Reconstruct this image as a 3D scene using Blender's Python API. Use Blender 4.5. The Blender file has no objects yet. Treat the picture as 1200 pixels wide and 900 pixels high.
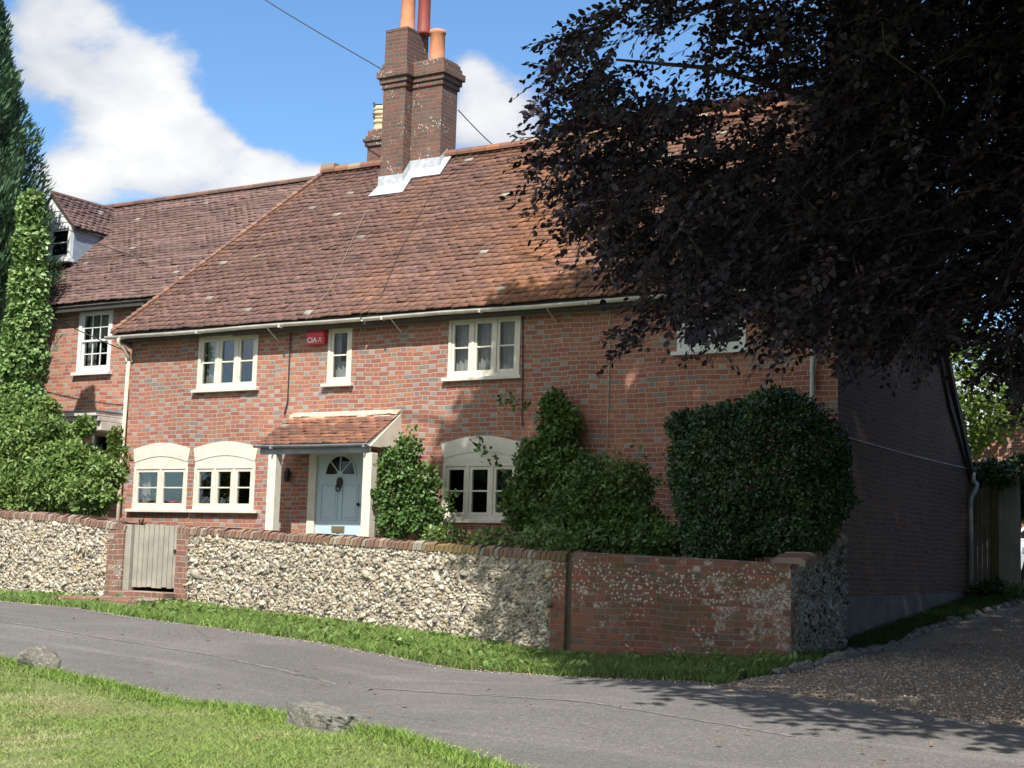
import bpy, math, random
import numpy as np
from mathutils import Vector, Matrix
random.seed(7); rng = np.random.default_rng(7)
R_ = math.radians
SC = bpy.context.scene; COL = SC.collection

# ---------------- camera (world: X along the facade, Y away from the viewer, Z up, eye height = 0)
FPX, YAW, PIT, ROL = 1760.0, R_(31.9), R_(6.8), R_(1.75)
CAM = np.array([7.003, -19.703, 0.0])
_f = np.array([-math.sin(YAW)*math.cos(PIT), math.cos(YAW)*math.cos(PIT), math.sin(PIT)])
_r = np.array([math.cos(YAW), math.sin(YAW), 0.0]); _u = np.cross(_r, _f)
RGT = math.cos(ROL)*_r + math.sin(ROL)*_u; UPV = -math.sin(ROL)*_r + math.cos(ROL)*_u; FWD = _f
cd = bpy.data.cameras.new('camera'); cam = bpy.data.objects.new('camera', cd); COL.objects.link(cam)
cd.sensor_width = 36; cd.lens = FPX/1200*36; cd.clip_end = 5000; cd.clip_start = 0.05
M = Matrix((( RGT[0], UPV[0], -FWD[0], CAM[0]), (RGT[1], UPV[1], -FWD[1], CAM[1]), (RGT[2], UPV[2], -FWD[2], CAM[2]), (0,0,0,1)))
cam.matrix_world = M; SC.camera = cam

def ray(x, y): return (x-600)/FPX*RGT - (y-450)/FPX*UPV + FWD
def at(x, y, Y=0.0):
    d = ray(x, y); return CAM + d*((Y-CAM[1])/d[1])
def atx(x, y, X=0.0):
    d = ray(x, y); return CAM + d*((X-CAM[0])/d[0])
def atd(x, y, dep): return CAM + ray(x, y)*dep

# ---------------- world and sun
SUN_EL = R_(49.5); SUN_H = np.array([-0.42, 0.91]); SUN_H /= np.linalg.norm(SUN_H)
w = bpy.data.worlds.new('World'); SC.world = w; w.use_nodes = True
nt = w.node_tree; nt.nodes.clear()
def WN(t, **k):
    n = nt.nodes.new(t)
    for a, b in k.items(): setattr(n, a, b)
    return n
sky = WN('ShaderNodeTexSky', sky_type='NISHITA'); sky.sun_disc = False
sky.sun_elevation = SUN_EL; sky.sun_rotation = math.atan2(-SUN_H[0], -SUN_H[1])
sky.air_density = 1.0; sky.dust_density = 0.15; sky.ozone_density = 3.0
bg = WN('ShaderNodeBackground'); bg.inputs['Strength'].default_value = 0.10
tint = WN('ShaderNodeMix', data_type='RGBA', blend_type='MULTIPLY'); tint.inputs[0].default_value = 1.0; tint.inputs[7].default_value = (.70,.88,1.0,1)
nt.links.new(sky.outputs[0], tint.inputs[6]); nt.links.new(tint.outputs[2], bg.inputs['Color'])
cl = WN('ShaderNodeBackground'); cl.inputs['Strength'].default_value = .60
mixs = WN('ShaderNodeMixShader'); out = WN('ShaderNodeOutputWorld')
tc = WN('ShaderNodeTexCoord')
def wmath(op, a, b=None, clamp=False):
    n = WN('ShaderNodeMath', operation=op, use_clamp=clamp)
    for i, v in enumerate((a, b)):
        if v is None: continue
        if isinstance(v, (int, float)): n.inputs[i].default_value = v
        else: nt.links.new(v, n.inputs[i])
    return n.outputs[0]
def wnoise(scale, detail, dist=0.0, rough=0.55, off=(0,0,0), stretch=(1,1,1)):
    mp = WN('ShaderNodeMapping'); mp.inputs['Location'].default_value = off; mp.inputs['Scale'].default_value = stretch
    nt.links.new(tc.outputs['Generated'], mp.inputs['Vector'])
    n = WN('ShaderNodeTexNoise'); n.inputs['Scale'].default_value = scale; n.inputs['Detail'].default_value = detail
    n.inputs['Roughness'].default_value = rough; n.inputs['Distortion'].default_value = dist
    nt.links.new(mp.outputs[0], n.inputs['Vector']); return n.outputs['Fac']
CLOUDS = [((70,20),2.2,1.05),((110,75),2.1,1.0),((175,100),1.6,.8),((185,135),1.3,.7),((115,200),1.5,.75),((75,215),1.2,.6),((235,170),1.5,1.0),((180,205),1.1,.8),((265,200),1.3,1.1),((320,205),1.2,1.1),((375,212),.9,1.0),((215,215),.9,.7),((140,160),.9,.45),
          ((555,85),1.0,.8),((590,130),1.7,1.05),((540,150),1.0,.7),((500,205),.8,.6),((440,95),.4,.35),((650,150),1.4,.4),((1150,500),4,.9),((-200,150),4,.8),((1700,100),9,.7),(((.1,-1,.55),0),36,1.3),(((-.9,-.5,.5),0),28,1.1),(((.2,-.3,1),0),22,.8)]  # direction-vector entries: unseen broad clouds added to brighten the facade's shade
acc = None
for (px, py), rad, wt in CLOUDS:
    d = ray(px, py) if not isinstance(px, tuple) else np.array(px, float); d = d/np.linalg.norm(d)
    dp = WN('ShaderNodeVectorMath', operation='DISTANCE'); nt.links.new(tc.outputs['Generated'], dp.inputs[0]); dp.inputs[1].default_value = tuple(d)
    g = wmath('MULTIPLY', wmath('POWER', wmath('MULTIPLY', dp.outputs['Value'], 1/math.tan(R_(rad))), 2.0), -1.0)
    g = wmath('MULTIPLY', wmath('EXPONENT', g), wt)
    acc = g if acc is None else wmath('ADD', acc, g)
n1 = wnoise(10.5, 10, 0.35, 0.6, (3.1,1.7,.4), (1,1,1.7)); n2 = wnoise(26, 6, 0.2, 0.6, (0,2,5))
t_ = wmath('ADD', wmath('MULTIPLY', wmath('SUBTRACT', n1, .5), 1.9), wmath('MULTIPLY', wmath('SUBTRACT', n2, .5), .55))
t_ = wmath('ADD', t_, wmath('MINIMUM', acc, 1.15))
mr = WN('ShaderNodeMapRange', interpolation_type='SMOOTHSTEP'); nt.links.new(t_, mr.inputs['Value'])
mr.inputs['From Min'].default_value = .46; mr.inputs['From Max'].default_value = .98
cr = WN('ShaderNodeValToRGB'); cr.color_ramp.elements[0].position = .3; cr.color_ramp.elements[0].color = (.40,.45,.56,1)
cr.color_ramp.elements[1].position = .66; cr.color_ramp.elements[1].color = (.93,.92,.90,1)
nt.links.new(wmath('ADD', wmath('MULTIPLY', t_, .25), wmath('MULTIPLY', wnoise(9, 5, .4, .5, (7,3,.2), (1,1,1.8)), .62)), cr.inputs[0])
nt.links.new(cr.outputs[0], cl.inputs['Color'])
nt.links.new(wmath('MULTIPLY', mr.outputs[0], .95), mixs.inputs[0]); nt.links.new(bg.outputs[0], mixs.inputs[1]); nt.links.new(cl.outputs[0], mixs.inputs[2])
nt.links.new(mixs.outputs[0], out.inputs['Surface'])
sl = bpy.data.lights.new('sun', 'SUN'); sl.energy = 3.7; sl.angle = R_(0.6); sl.color = (1.0, .95, .86)
sun = bpy.data.objects.new('sun', sl); COL.objects.link(sun)
sd = Vector((SUN_H[0]*math.cos(SUN_EL), SUN_H[1]*math.cos(SUN_EL), -math.sin(SUN_EL)))
sun.rotation_euler = sd.to_track_quat('-Z', 'Y').to_euler()
vs = SC.view_settings; vs.view_transform = 'Standard'; vs.look = 'None'; vs.exposure = 0.92; vs.gamma = 1; vs.use_curve_mapping = False
SC.cycles.max_bounces = 6; SC.cycles.transparent_max_bounces = 8; SC.cycles.diffuse_bounces = 3; SC.cycles.glossy_bounces = 3

# ---------------- materials
class NT:
    def __init__(s, name):
        s.m = bpy.data.materials.new(name); s.m.use_nodes = True; s.t = s.m.node_tree; s.t.nodes.clear()
        s.o = s.n('ShaderNodeOutputMaterial'); s.p = s.n('ShaderNodeBsdfPrincipled'); s.l(s.p.outputs[0], s.o.inputs[0])
        s.pos = s.n('ShaderNodeNewGeometry').outputs['Position']
    def n(s, t, **k):
        x = s.t.nodes.new(t)
        for a, b in k.items(): setattr(x, a, b)
        return x
    def l(s, a, b): s.t.links.new(a, b)
    def put(s, inp, v):
        if v is None: return
        if isinstance(v, (int, float)): inp.default_value = v
        elif isinstance(v, (tuple, list)): inp.default_value = tuple(v)+((1,) if len(v) == 3 and inp.type == 'RGBA' else ())
        else: s.l(v, inp)
    def math(s, op, a, b=None, c=None, clamp=False):
        x = s.n('ShaderNodeMath', operation=op, use_clamp=clamp)
        for i, v in enumerate((a, b, c)): s.put(x.inputs[i], v)
        return x.outputs[0]
    def noise(s, scale, detail=4, rough=.55, dist=0, vec=None, out='Fac'):
        x = s.n('ShaderNodeTexNoise'); x.inputs['Scale'].default_value = scale; x.inputs['Detail'].default_value = detail
        x.inputs['Roughness'].default_value = rough; x.inputs['Distortion'].default_value = dist
        s.l(vec or s.pos, x.inputs['Vector']); return x.outputs[out]
    def ramp(s, fac, stops, interp='LINEAR'):
        x = s.n('ShaderNodeValToRGB'); x.color_ramp.interpolation = interp; e = x.color_ramp.elements
        while len(e) > 1: e.remove(e[-1])
        e[0].position = stops[0][0]; e[0].color = tuple(stops[0][1])+(1,)
        for p, c in stops[1:]:
            q = e.new(p); q.color = tuple(c)+(1,)
        s.l(fac, x.inputs[0]); return x.outputs[0]
    def mix(s, fac, a, b, mode='MIX'):
        x = s.n('ShaderNodeMix', data_type='RGBA', blend_type=mode); s.put(x.inputs[0], fac); s.put(x.inputs[6], a); s.put(x.inputs[7], b)
        return x.outputs[2]
    def sstep(s, v, a, b, lo=0, hi=1):
        x = s.n('ShaderNodeMapRange', interpolation_type='SMOOTHSTEP'); s.put(x.inputs[0], v)
        for i, q in zip((1,2,3,4), (a, b, lo, hi)): x.inputs[i].default_value = q
        return x.outputs[0]
    def bump(s, h, st=.4, dist=.01):
        x = s.n('ShaderNodeBump'); x.inputs['Strength'].default_value = st; x.inputs['Distance'].default_value = dist
        s.l(h, x.inputs['Height']); s.l(x.outputs[0], s.p.inputs['Normal'])
    def base(s, c): s.put(s.p.inputs['Base Color'], c)
    def rough(s, r): s.put(s.p.inputs['Roughness'], r)
    def attr(s, name, out='Color'):
        return s.n('ShaderNodeAttribute', attribute_name=name).outputs[out]

def plain(name, c, c2=None, scale=6, rough=.6, bump=0, bscale=60, metallic=0, dirt=None):
    q = NT(name)
    if c2 is None: c2 = tuple(v*.82 for v in c)
    col = q.mix(q.sstep(q.noise(scale, 6), .35, .65), c, c2)
    if dirt: col = q.mix(q.sstep(q.noise(scale*2.3, 8, .7), .6, .75), col, dirt)
    q.base(col); q.rough(rough); q.p.inputs['Metallic'].default_value = metallic
    if bump: q.bump(q.noise(bscale, 5), bump, .01)
    return q.m

def brick_mat(name, reds, blue, mortar, bluefrac=.8, P=.3375, CH=.0742, hx=None, lichen=0.0, grime=.3, header=True, mw=.0055, dark=None, moss=0, lband=0):
    q = NT(name)
    sp = q.n('ShaderNodeSeparateXYZ'); q.l(q.pos, sp.inputs[0])
    gm = q.n('ShaderNodeNewGeometry'); sn = q.n('ShaderNodeSeparateXYZ'); q.l(gm.outputs['Normal'], sn.inputs[0])
    side = q.math('GREATER_THAN', q.math('ABSOLUTE', sn.outputs[0]), .7)
    wn = q.noise(1.1, 3, .5, 0); wn2 = q.noise(9, 3, .6)
    wob = q.math('MULTIPLY', q.math('SUBTRACT', wn, .5), .10); wob2 = q.math('MULTIPLY', q.math('SUBTRACT', wn2, .5), .012)
    u = q.math('ADD', q.math('ADD', q.math('MULTIPLY', sp.outputs[0], q.math('SUBTRACT', 1.0, side)), q.math('MULTIPLY', sp.outputs[1], side)), wob2)
    v = q.math('ADD', q.math('ADD', sp.outputs[2], 20.0), q.math('ADD', wob, wob2))
    vr = q.math('DIVIDE', v, CH); row = q.math('FLOOR', vr); par = q.math('FRACT', q.math('MULTIPLY', row, .5))
    rw = q.n('ShaderNodeTexWhiteNoise', noise_dimensions='1D'); q.l(row, rw.inputs['W'])
    uu = q.math('ADD', q.math('ADD', q.math('DIVIDE', u, P), par), q.math('MULTIPLY', rw.outputs['Value'], .22))
    cell = q.math('FLOOR', uu); fr = q.math('FRACT', uu)
    if header:
        ish = q.math('GREATER_THAN', fr, 2/3)
        a = q.math('MULTIPLY', q.math('SUBTRACT', fr, q.math('MULTIPLY', ish, 2/3)), P)
        wd = q.math('SUBTRACT', P*2/3, q.math('MULTIPLY', ish, P/3))
    else:
        ish = q.math('GREATER_THAN', fr, 2.0); a = q.math('MULTIPLY', fr, P); wd = P
    du = q.math('MINIMUM', a, q.math('SUBTRACT', wd, a))
    b = q.math('MULTIPLY', q.math('FRACT', vr), CH); dv = q.math('MINIMUM', b, q.math('SUBTRACT', CH, b))
    dist = q.math('MINIMUM', du, dv)
    edge = q.math('ADD', dist, q.math('MULTIPLY', q.math('SUBTRACT', q.noise(70, 3), .5), .006))
    mort = q.sstep(edge, mw-.002, mw+.0025, 1, 0)
    cb = q.n('ShaderNodeCombineXYZ'); q.l(cell, cb.inputs[0]); q.l(row, cb.inputs[1]); q.l(ish, cb.inputs[2])
    w1 = q.n('ShaderNodeTexWhiteNoise', noise_dimensions='3D'); q.l(cb.outputs[0], w1.inputs['Vector'])
    r1 = w1.outputs['Value']; sc_ = q.n('ShaderNodeSeparateColor'); q.l(w1.outputs['Color'], sc_.inputs[0]); r2 = sc_.outputs[1]; r3 = sc_.outputs[2]
    n = len(reds); colr = q.ramp(r1, [((i+.0)/n, c) for i, c in enumerate(reds)], 'CONSTANT')
    bf = bluefrac
    if hx: bf = q.sstep(q.math('ADD', sp.outputs[0], q.math('MULTIPLY', q.math('SUBTRACT', wn, .5), 2)), hx[0], hx[1], bluefrac, hx[2])
    isb = q.math('MULTIPLY', ish, q.math('LESS_THAN', r2, bf))
    isb = q.math('MAXIMUM', isb, q.math('MULTIPLY', q.math('LESS_THAN', r3, .05), 1))
    colr = q.mix(isb, colr, q.mix(r3, blue, tuple(min(1, c*1.7) for c in blue)))
    colr = q.mix(q.math('MULTIPLY', q.noise(45, 5, .7), .55), colr, (.16,.09,.07))
    colr = q.mix(q.math('MULTIPLY', q.sstep(q.noise(2.2, 5, .6), .5, .75), grime), colr, dark or (.13,.08,.07))
    mc = q.mix(q.noise(14, 4), mortar, tuple(c*.62 for c in mortar))
    big = q.sstep(q.noise(.55, 5, .6), .3, .7); colr = q.mix(1.0, colr, q.mix(big, (.84,.82,.82), (1.12,1.08,1.03)), 'MULTIPLY')
    mps = q.n('ShaderNodeMapping'); mps.inputs['Scale'].default_value = (5, 5, .5); q.l(q.pos, mps.inputs[0]); run = q.sstep(q.noise(1.0, 5, .6, 0, mps.outputs[0]), .56, .74); colr = q.mix(q.math('MULTIPLY', run, .32), colr, (.17,.13,.11))
    col = q.mix(mort, colr, mc)
    if lichen:
        cells = q.n('ShaderNodeTexVoronoi', feature='F1'); cells.inputs['Scale'].default_value = 22; q.l(q.noise(3.0, 3, .5, 0, None, 'Color') if False else q.pos, cells.inputs['Vector'])
        zb_ = q.math('ADD', q.math('MULTIPLY', q.sstep(q.math('ABSOLUTE', q.math('ADD', sp.outputs[2], .18)), .05, .34, 1, 0), .22*lband), q.noise(1.9, 6, .7)); lm = q.math('MULTIPLY', q.sstep(zb_, .62-lichen*.05, .68-lichen*.05), q.sstep(q.math('ADD', cells.outputs['Distance'], q.math('MULTIPLY', q.noise(60, 3), .5)), .50, .62, 1, 0))
        col = q.mix(q.math('MULTIPLY', lm, .9), col, (.52,.52,.45))
    if lband:
        wb_ = q.math('MULTIPLY', q.sstep(q.math('ADD', q.noise(1.3, 5, .7), q.math('MULTIPLY', q.sstep(sp.outputs[0], -1.2, .8), .10)), .56, .62), q.math('GREATER_THAN', r3, .45)); col = q.mix(q.math('MULTIPLY', q.math('MULTIPLY', wb_, q.math('MULTIPLY', q.sstep(q.noise(28, 5, .75), .42, .6), .62)), q.math('SUBTRACT', 1.35, mort)), col, (.50,.47,.41))
    if moss:
        col = q.mix(q.math('MULTIPLY', q.sstep(q.noise(3.2, 6, .7), .5, .66), moss), col, (.09,.09,.025))
    q.base(col); q.rough(.85)
    q.p.inputs['Specular IOR Level'].default_value = .25
    q.bump(q.math('ADD', q.math('MULTIPLY', mort, -1.0), q.math('MULTIPLY', q.noise(120, 4), .4)), .6, .006)
    return q.m

def attr_mat(name, rough=.85, nscale=40, namt=.35, bump=.3, spec=.3, dirt=(.06,.05,.045), dsc=3.0, dth=(.55,.75), damt=.4):
    q = NT(name); c = q.attr('col')
    c = q.mix(q.math('MULTIPLY', q.noise(nscale, 5, .7), namt), c, dirt)
    c = q.mix(q.math('MULTIPLY', q.sstep(q.noise(dsc, 5, .65), *dth), damt), c, dirt)
    q.base(c); q.rough(rough); q.p.inputs['Specular IOR Level'].default_value = spec
    if bump: q.bump(q.noise(nscale*3, 4), bump, .006)
    return q.m

def leaf_mat(name, stops, rough=.45, transl=.25, tcol=None, spec=.4):
    q = NT(name); rnd = q.attr('rnd', 'Fac'); c = q.ramp(rnd, stops)
    q.base(c); q.rough(rough); q.p.inputs['Specular IOR Level'].default_value = spec
    tr = q.n('ShaderNodeBsdfTranslucent'); q.put(tr.inputs[0], tcol) if tcol else q.l(q.mix(.5, c, (.12,.16,.02)), tr.inputs[0])
    mx = q.n('ShaderNodeMixShader'); mx.inputs[0].default_value = transl
    q.l(q.p.outputs[0], mx.inputs[1]); q.l(tr.outputs[0], mx.inputs[2]); q.l(mx.outputs[0], q.o.inputs[0])
    return q.m

REDS = [(.41,.175,.13),(.45,.20,.14),(.38,.15,.12),(.48,.235,.155),(.40,.17,.135),(.44,.185,.125),(.36,.145,.12),(.43,.195,.15)]
M_brick = brick_mat('facade_brick', REDS, (.255,.24,.235), (.53,.43,.36), .62, hx=(-5.0,-3.8,.12), grime=.34, P=.325)
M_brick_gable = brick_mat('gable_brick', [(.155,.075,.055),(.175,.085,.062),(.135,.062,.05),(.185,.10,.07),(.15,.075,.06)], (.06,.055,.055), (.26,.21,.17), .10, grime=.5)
M_brick_nb = brick_mat('neighbour_brick', [(.42,.15,.11),(.48,.20,.14),(.36,.12,.10),(.52,.25,.17)], (.24,.22,.19), (.52,.42,.34), .75, CH=.072)
M_brick_wall = brick_mat('garden_wall_brick', [(.22,.09,.065),(.27,.10,.07),(.18,.085,.065),(.25,.12,.085),(.31,.105,.07)], (.15,.12,.10), (.25,.21,.17), .2, lichen=1.0, grime=.75, dark=(.13,.10,.08), moss=.55, lband=1)
M_brick_pier = brick_mat('pier_brick', [(.26,.135,.105),(.30,.145,.11),(.22,.12,.10)], (.22,.20,.17), (.40,.34,.28), .25, lichen=1.3, grime=.75, moss=.3)
M_brick_chim = brick_mat('chimney_brick', [(.185,.095,.08),(.215,.10,.08),(.145,.085,.075),(.165,.10,.088)], (.09,.085,.085), (.215,.195,.175), .3, lichen=1.6, grime=.9, dark=(.09,.07,.065))
M_brick_far = brick_mat('far_brick', [(.48,.22,.15),(.52,.26,.17),(.42,.18,.13)], (.3,.2,.17), (.55,.48,.4), .3, grime=.1)
M_cream = plain('cream_paint', (.72,.69,.61), (.64,.61,.53), 5, .5, .12, 30, dirt=(.42,.38,.31))
M_white = plain('white_paint', (.76,.77,.76), (.68,.70,.70), 5, .4, .05, 30)
M_bwood = plain('grey_paint', (.30,.32,.35), (.22,.24,.27), 5, .5)
M_plastic = plain('white_gutter', (.68,.67,.63), (.52,.50,.46), 4, .4, .05, 20, dirt=(.22,.2,.17))
M_pipe = plain('cream_pipe', (.70,.62,.48), (.62,.53,.40), 4, .4, dirt=(.4,.25,.15))
M_door = plain('pale_blue_door', (.50,.65,.74), (.47,.62,.71), 4, .35, .05)
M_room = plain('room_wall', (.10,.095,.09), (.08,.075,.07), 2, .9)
M_curtain = plain('curtain', (.62,.58,.54), (.5,.47,.45), 8, .9)
M_dark = plain('dark_soffit', (.06,.055,.05), None, 5, .8)
M_lead = plain('lead', (.42,.45,.50), (.30,.33,.38), 9, .45, .3, 25, .0)
M_leadlight = plain('lead_flashing', (.55,.58,.62), (.40,.44,.49), 12, .5, .5, 30)
M_terra = plain('terracotta', (.62,.27,.14), (.52,.21,.11), 6, .75, .1, 40, dirt=(.3,.15,.1))
M_terra_shaded = plain('shaded_terracotta', (.33,.07,.05), (.26,.06,.045), 6, .6)  # terracotta darkened: the rear pot's shade is put into its colour
M_buff = plain('buff_clay', (.66,.52,.33), (.55,.42,.26), 6, .75)
M_cement = plain('cement_render', (.17,.155,.14), (.11,.105,.095), 4, .9, .5, 30)
M_black = plain('black_metal', (.02,.02,.022), None, 5, .5)
M_cable = plain('cable', (.03,.03,.035), None, 5, .6)
M_wcable = plain('white_cable', (.55,.53,.50), None, 5, .6)
M_red = plain('red_plastic', (.62,.03,.06), (.55,.025,.05), 3, .35)
M_letter = plain('white_lettering', (.85,.83,.82), None, 3, .5)
M_gate = plain('weathered_oak', (.36,.335,.28), (.27,.255,.215), 3, .85, .5, 60, dirt=(.2,.19,.14))
M_fence = plain('old_fence_boards', (.20,.19,.165), (.14,.135,.115), 4, .9, .5, 50)
M_fence2 = plain('grey_board', (.33,.33,.31), (.26,.26,.25), 2, .85, .3, 50)
M_bark = plain('bark', (.055,.045,.042), (.035,.03,.03), 8, .95, .8, 40)
M_stem = plain('woody_stem', (.13,.10,.07), (.09,.07,.05), 8, .9, .4, 60)
M_tile = attr_mat('clay_tiles', .82, 30, .4, .35, .25, (.055,.04,.038), 1.1, (.5,.75), .35)
M_flint = attr_mat('knapped_flint', .5, 45, .25, .2, .45, (.12,.11,.10), 1.3, (.55,.75), .45)
M_coping = attr_mat('brick_coping', .9, 30, .4, .5, .2, (.10,.08,.05), 2.2, (.45,.7), .4)
M_mortar = plain('lime_mortar', (.44,.38,.30), (.32,.28,.22), 9, .95, .8, 60)
M_stone = plain('weathered_stone', (.36,.34,.30), (.21,.20,.17), 9, .9, .8, 30, dirt=(.50,.50,.44))
M_paintrub = plain('white_van_paint', (.62,.66,.70), (.6,.64,.68), 2, .25)
M_rubber = plain('rubber', (.02,.02,.02), None, 5, .8)
q = NT('window_glass'); q.base((.02,.025,.03)); q.rough(.04); gl = q.n('ShaderNodeBsdfTransparent'); gl.inputs[0].default_value = (.82,.85,.86,1)
gg = q.n('ShaderNodeBsdfGlossy'); gg.inputs['Roughness'].default_value = .03; fz = q.n('ShaderNodeFresnel'); fz.inputs[0].default_value = 1.5
mx = q.n('ShaderNodeMixShader'); q.l(q.math('MULTIPLY', fz.outputs[0], .38), mx.inputs[0]); q.l(gl.outputs[0], mx.inputs[1]); q.l(gg.outputs[0], mx.inputs[2]); q.l(mx.outputs[0], q.o.inputs[0])
wb = q.n('ShaderNodeBump'); wb.inputs['Strength'].default_value = .05; q.l(q.noise(2.5, 2), wb.inputs['Height']); q.l(wb.outputs[0], gg.inputs['Normal'])
M_glass = q.m
M_darkglass = plain('dark_glass', (.012,.014,.018), None, 3, .05)
# asphalt
q = NT('asphalt'); c = q.mix(q.noise(160, 4, .8), (.105,.10,.096), (.19,.18,.17))
c = q.mix(q.math('MULTIPLY', q.sstep(q.noise(.8, 5, .6), .4, .7), .45), c, (.205,.193,.18))
mp = q.n('ShaderNodeMapping'); mp.inputs['Rotation'].default_value = (0,0,R_(12)); mp.inputs['Scale'].default_value = (.25, 3.2, 1); q.l(q.pos, mp.inputs[0])
c = q.mix(q.math('MULTIPLY', q.sstep(q.noise(1.0, 5, .6, 0, mp.outputs[0]), .5, .66), .4), c, (.25,.237,.22))
c = q.mix(q.math('MULTIPLY', q.sstep(q.noise(22, 2), .68, .74), .6), c, (.30,.28,.26))
vc_ = q.n('ShaderNodeTexVoronoi', feature='DISTANCE_TO_EDGE'); vc_.inputs['Scale'].default_value = .55; q.l(q.mix(.12, q.pos, q.noise(1.3, 5, .6, 0, None, 'Color')), vc_.inputs[0])
crk = q.math('MULTIPLY', q.sstep(vc_.outputs['Distance'], .002, .007, 1, 0), q.sstep(q.noise(.5, 3), .48, .6)); c = q.mix(q.math('MULTIPLY', crk, .55), c, (.06,.058,.055))
ag = q.n('ShaderNodeTexVoronoi'); ag.inputs['Scale'].default_value = 75; q.l(q.pos, ag.inputs[0]); sa = q.n('ShaderNodeSeparateColor'); q.l(ag.outputs['Color'], sa.inputs[0])
c = q.mix(q.math('MULTIPLY', q.math('GREATER_THAN', sa.outputs[0], .86), .45), c, (.34,.32,.30)); c = q.mix(q.math('MULTIPLY', q.math('LESS_THAN', sa.outputs[1], .12), .5), c, (.06,.058,.055))
c = q.mix(q.math('MULTIPLY', q.sstep(q.noise(.35, 3, .5), .52, .6), .25), c, (.10,.095,.09))
q.base(c); q.rough(.9); q.p.inputs['Specular IOR Level'].default_value = .25; q.bump(q.math('ADD', q.noise(220, 4), q.math('MULTIPLY', ag.outputs['Distance'], -.8)), .6, .005); M_road = q.m
q = NT('soil'); q.base(q.mix(q.noise(6, 6), (.07,.055,.035), (.12,.10,.05))); q.rough(.95); q.bump(q.noise(30, 6), .7, .03); M_soil = q.m
q = NT('turf'); c = q.mix(q.noise(60, 5, .7), (.15,.20,.06), (.24,.27,.10)); c = q.mix(q.sstep(q.noise(1.4, 5, .6), .5, .7), c, (.24,.22,.10))
q.base(c); q.rough(.95); q.bump(q.noise(60, 6), .9, .03); M_turf = q.m
q = NT('verge_soil'); q.base(q.mix(q.noise(30, 6), (.05,.075,.02), (.10,.10,.045))); q.rough(.95); q.bump(q.noise(40, 6), .8, .03); M_verge = q.m
q = NT('gravel'); v = q.n('ShaderNodeTexVoronoi'); v.inputs['Scale'].default_value = 34; q.l(q.pos, v.inputs[0])
sv = q.n('ShaderNodeSeparateColor'); q.l(v.outputs['Color'], sv.inputs[0])
c = q.ramp(sv.outputs[0], [(0,(.34,.25,.17)),(.4,(.50,.385,.28)),(.7,(.58,.46,.35)),(.9,(.72,.62,.50)),(1,(.26,.205,.165))])
c = q.mix(q.sstep(v.outputs['Distance'], .3, .62), c, (.28,.21,.145)); c = q.mix(q.math('MULTIPLY', q.sstep(q.noise(1.0, 5), .45, .65), .5), c, (.29,.22,.165))
q.base(c); q.rough(.9); q.bump(q.math('MULTIPLY', v.outputs['Distance'], -1.0), 1.0, .03); M_gravel = q.m

L_beech = leaf_mat('copper_beech_leaf', [(0,(.013,.010,.018)),(.6,(.023,.016,.026)),(.9,(.042,.026,.032)),(1,(.10,.06,.05))], .5, .05, (.05,.012,.01), .35)
L_conif = leaf_mat('conifer_foliage', [(0,(.04,.09,.045)),(.5,(.085,.165,.08)),(1,(.16,.26,.12))], .6, .12)
L_ivy = leaf_mat('ivy_leaf', [(0,(.09,.16,.05)),(.4,(.20,.32,.10)),(.8,(.34,.47,.19)),(1,(.46,.56,.30))], .35, .2)
L_shrub = leaf_mat('shrub_leaf', [(0,(.08,.14,.035)),(.4,(.17,.27,.07)),(.8,(.29,.40,.13)),(1,(.42,.50,.23))], .4, .3)
L_rose = leaf_mat('climber_leaf', [(0,(.045,.10,.026)),(.5,(.105,.20,.05)),(.9,(.20,.32,.09)),(1,(.32,.41,.16))], .4, .25)
L_laurel = leaf_mat('dark_evergreen_leaf', [(0,(.02,.055,.018)),(.5,(.045,.10,.03)),(.85,(.09,.16,.038)),(1,(.26,.31,.05))], .3, .12)
L_bright = leaf_mat('far_tree_leaf', [(0,(.07,.13,.02)),(.5,(.13,.22,.04)),(1,(.25,.36,.08))], .45, .4)
q = NT('grass_blades'); c = q.attr('col'); q.base(c); q.rough(.6); q.p.inputs['Specular IOR Level'].default_value = .2
tr = q.n('ShaderNodeBsdfTranslucent'); q.l(c, tr.inputs[0]); mx = q.n('ShaderNodeMixShader'); mx.inputs[0].default_value = .3
q.l(q.p.outputs[0], mx.inputs[1]); q.l(tr.outputs[0], mx.inputs[2]); q.l(mx.outputs[0], q.o.inputs[0]); M_grass = q.m

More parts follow.
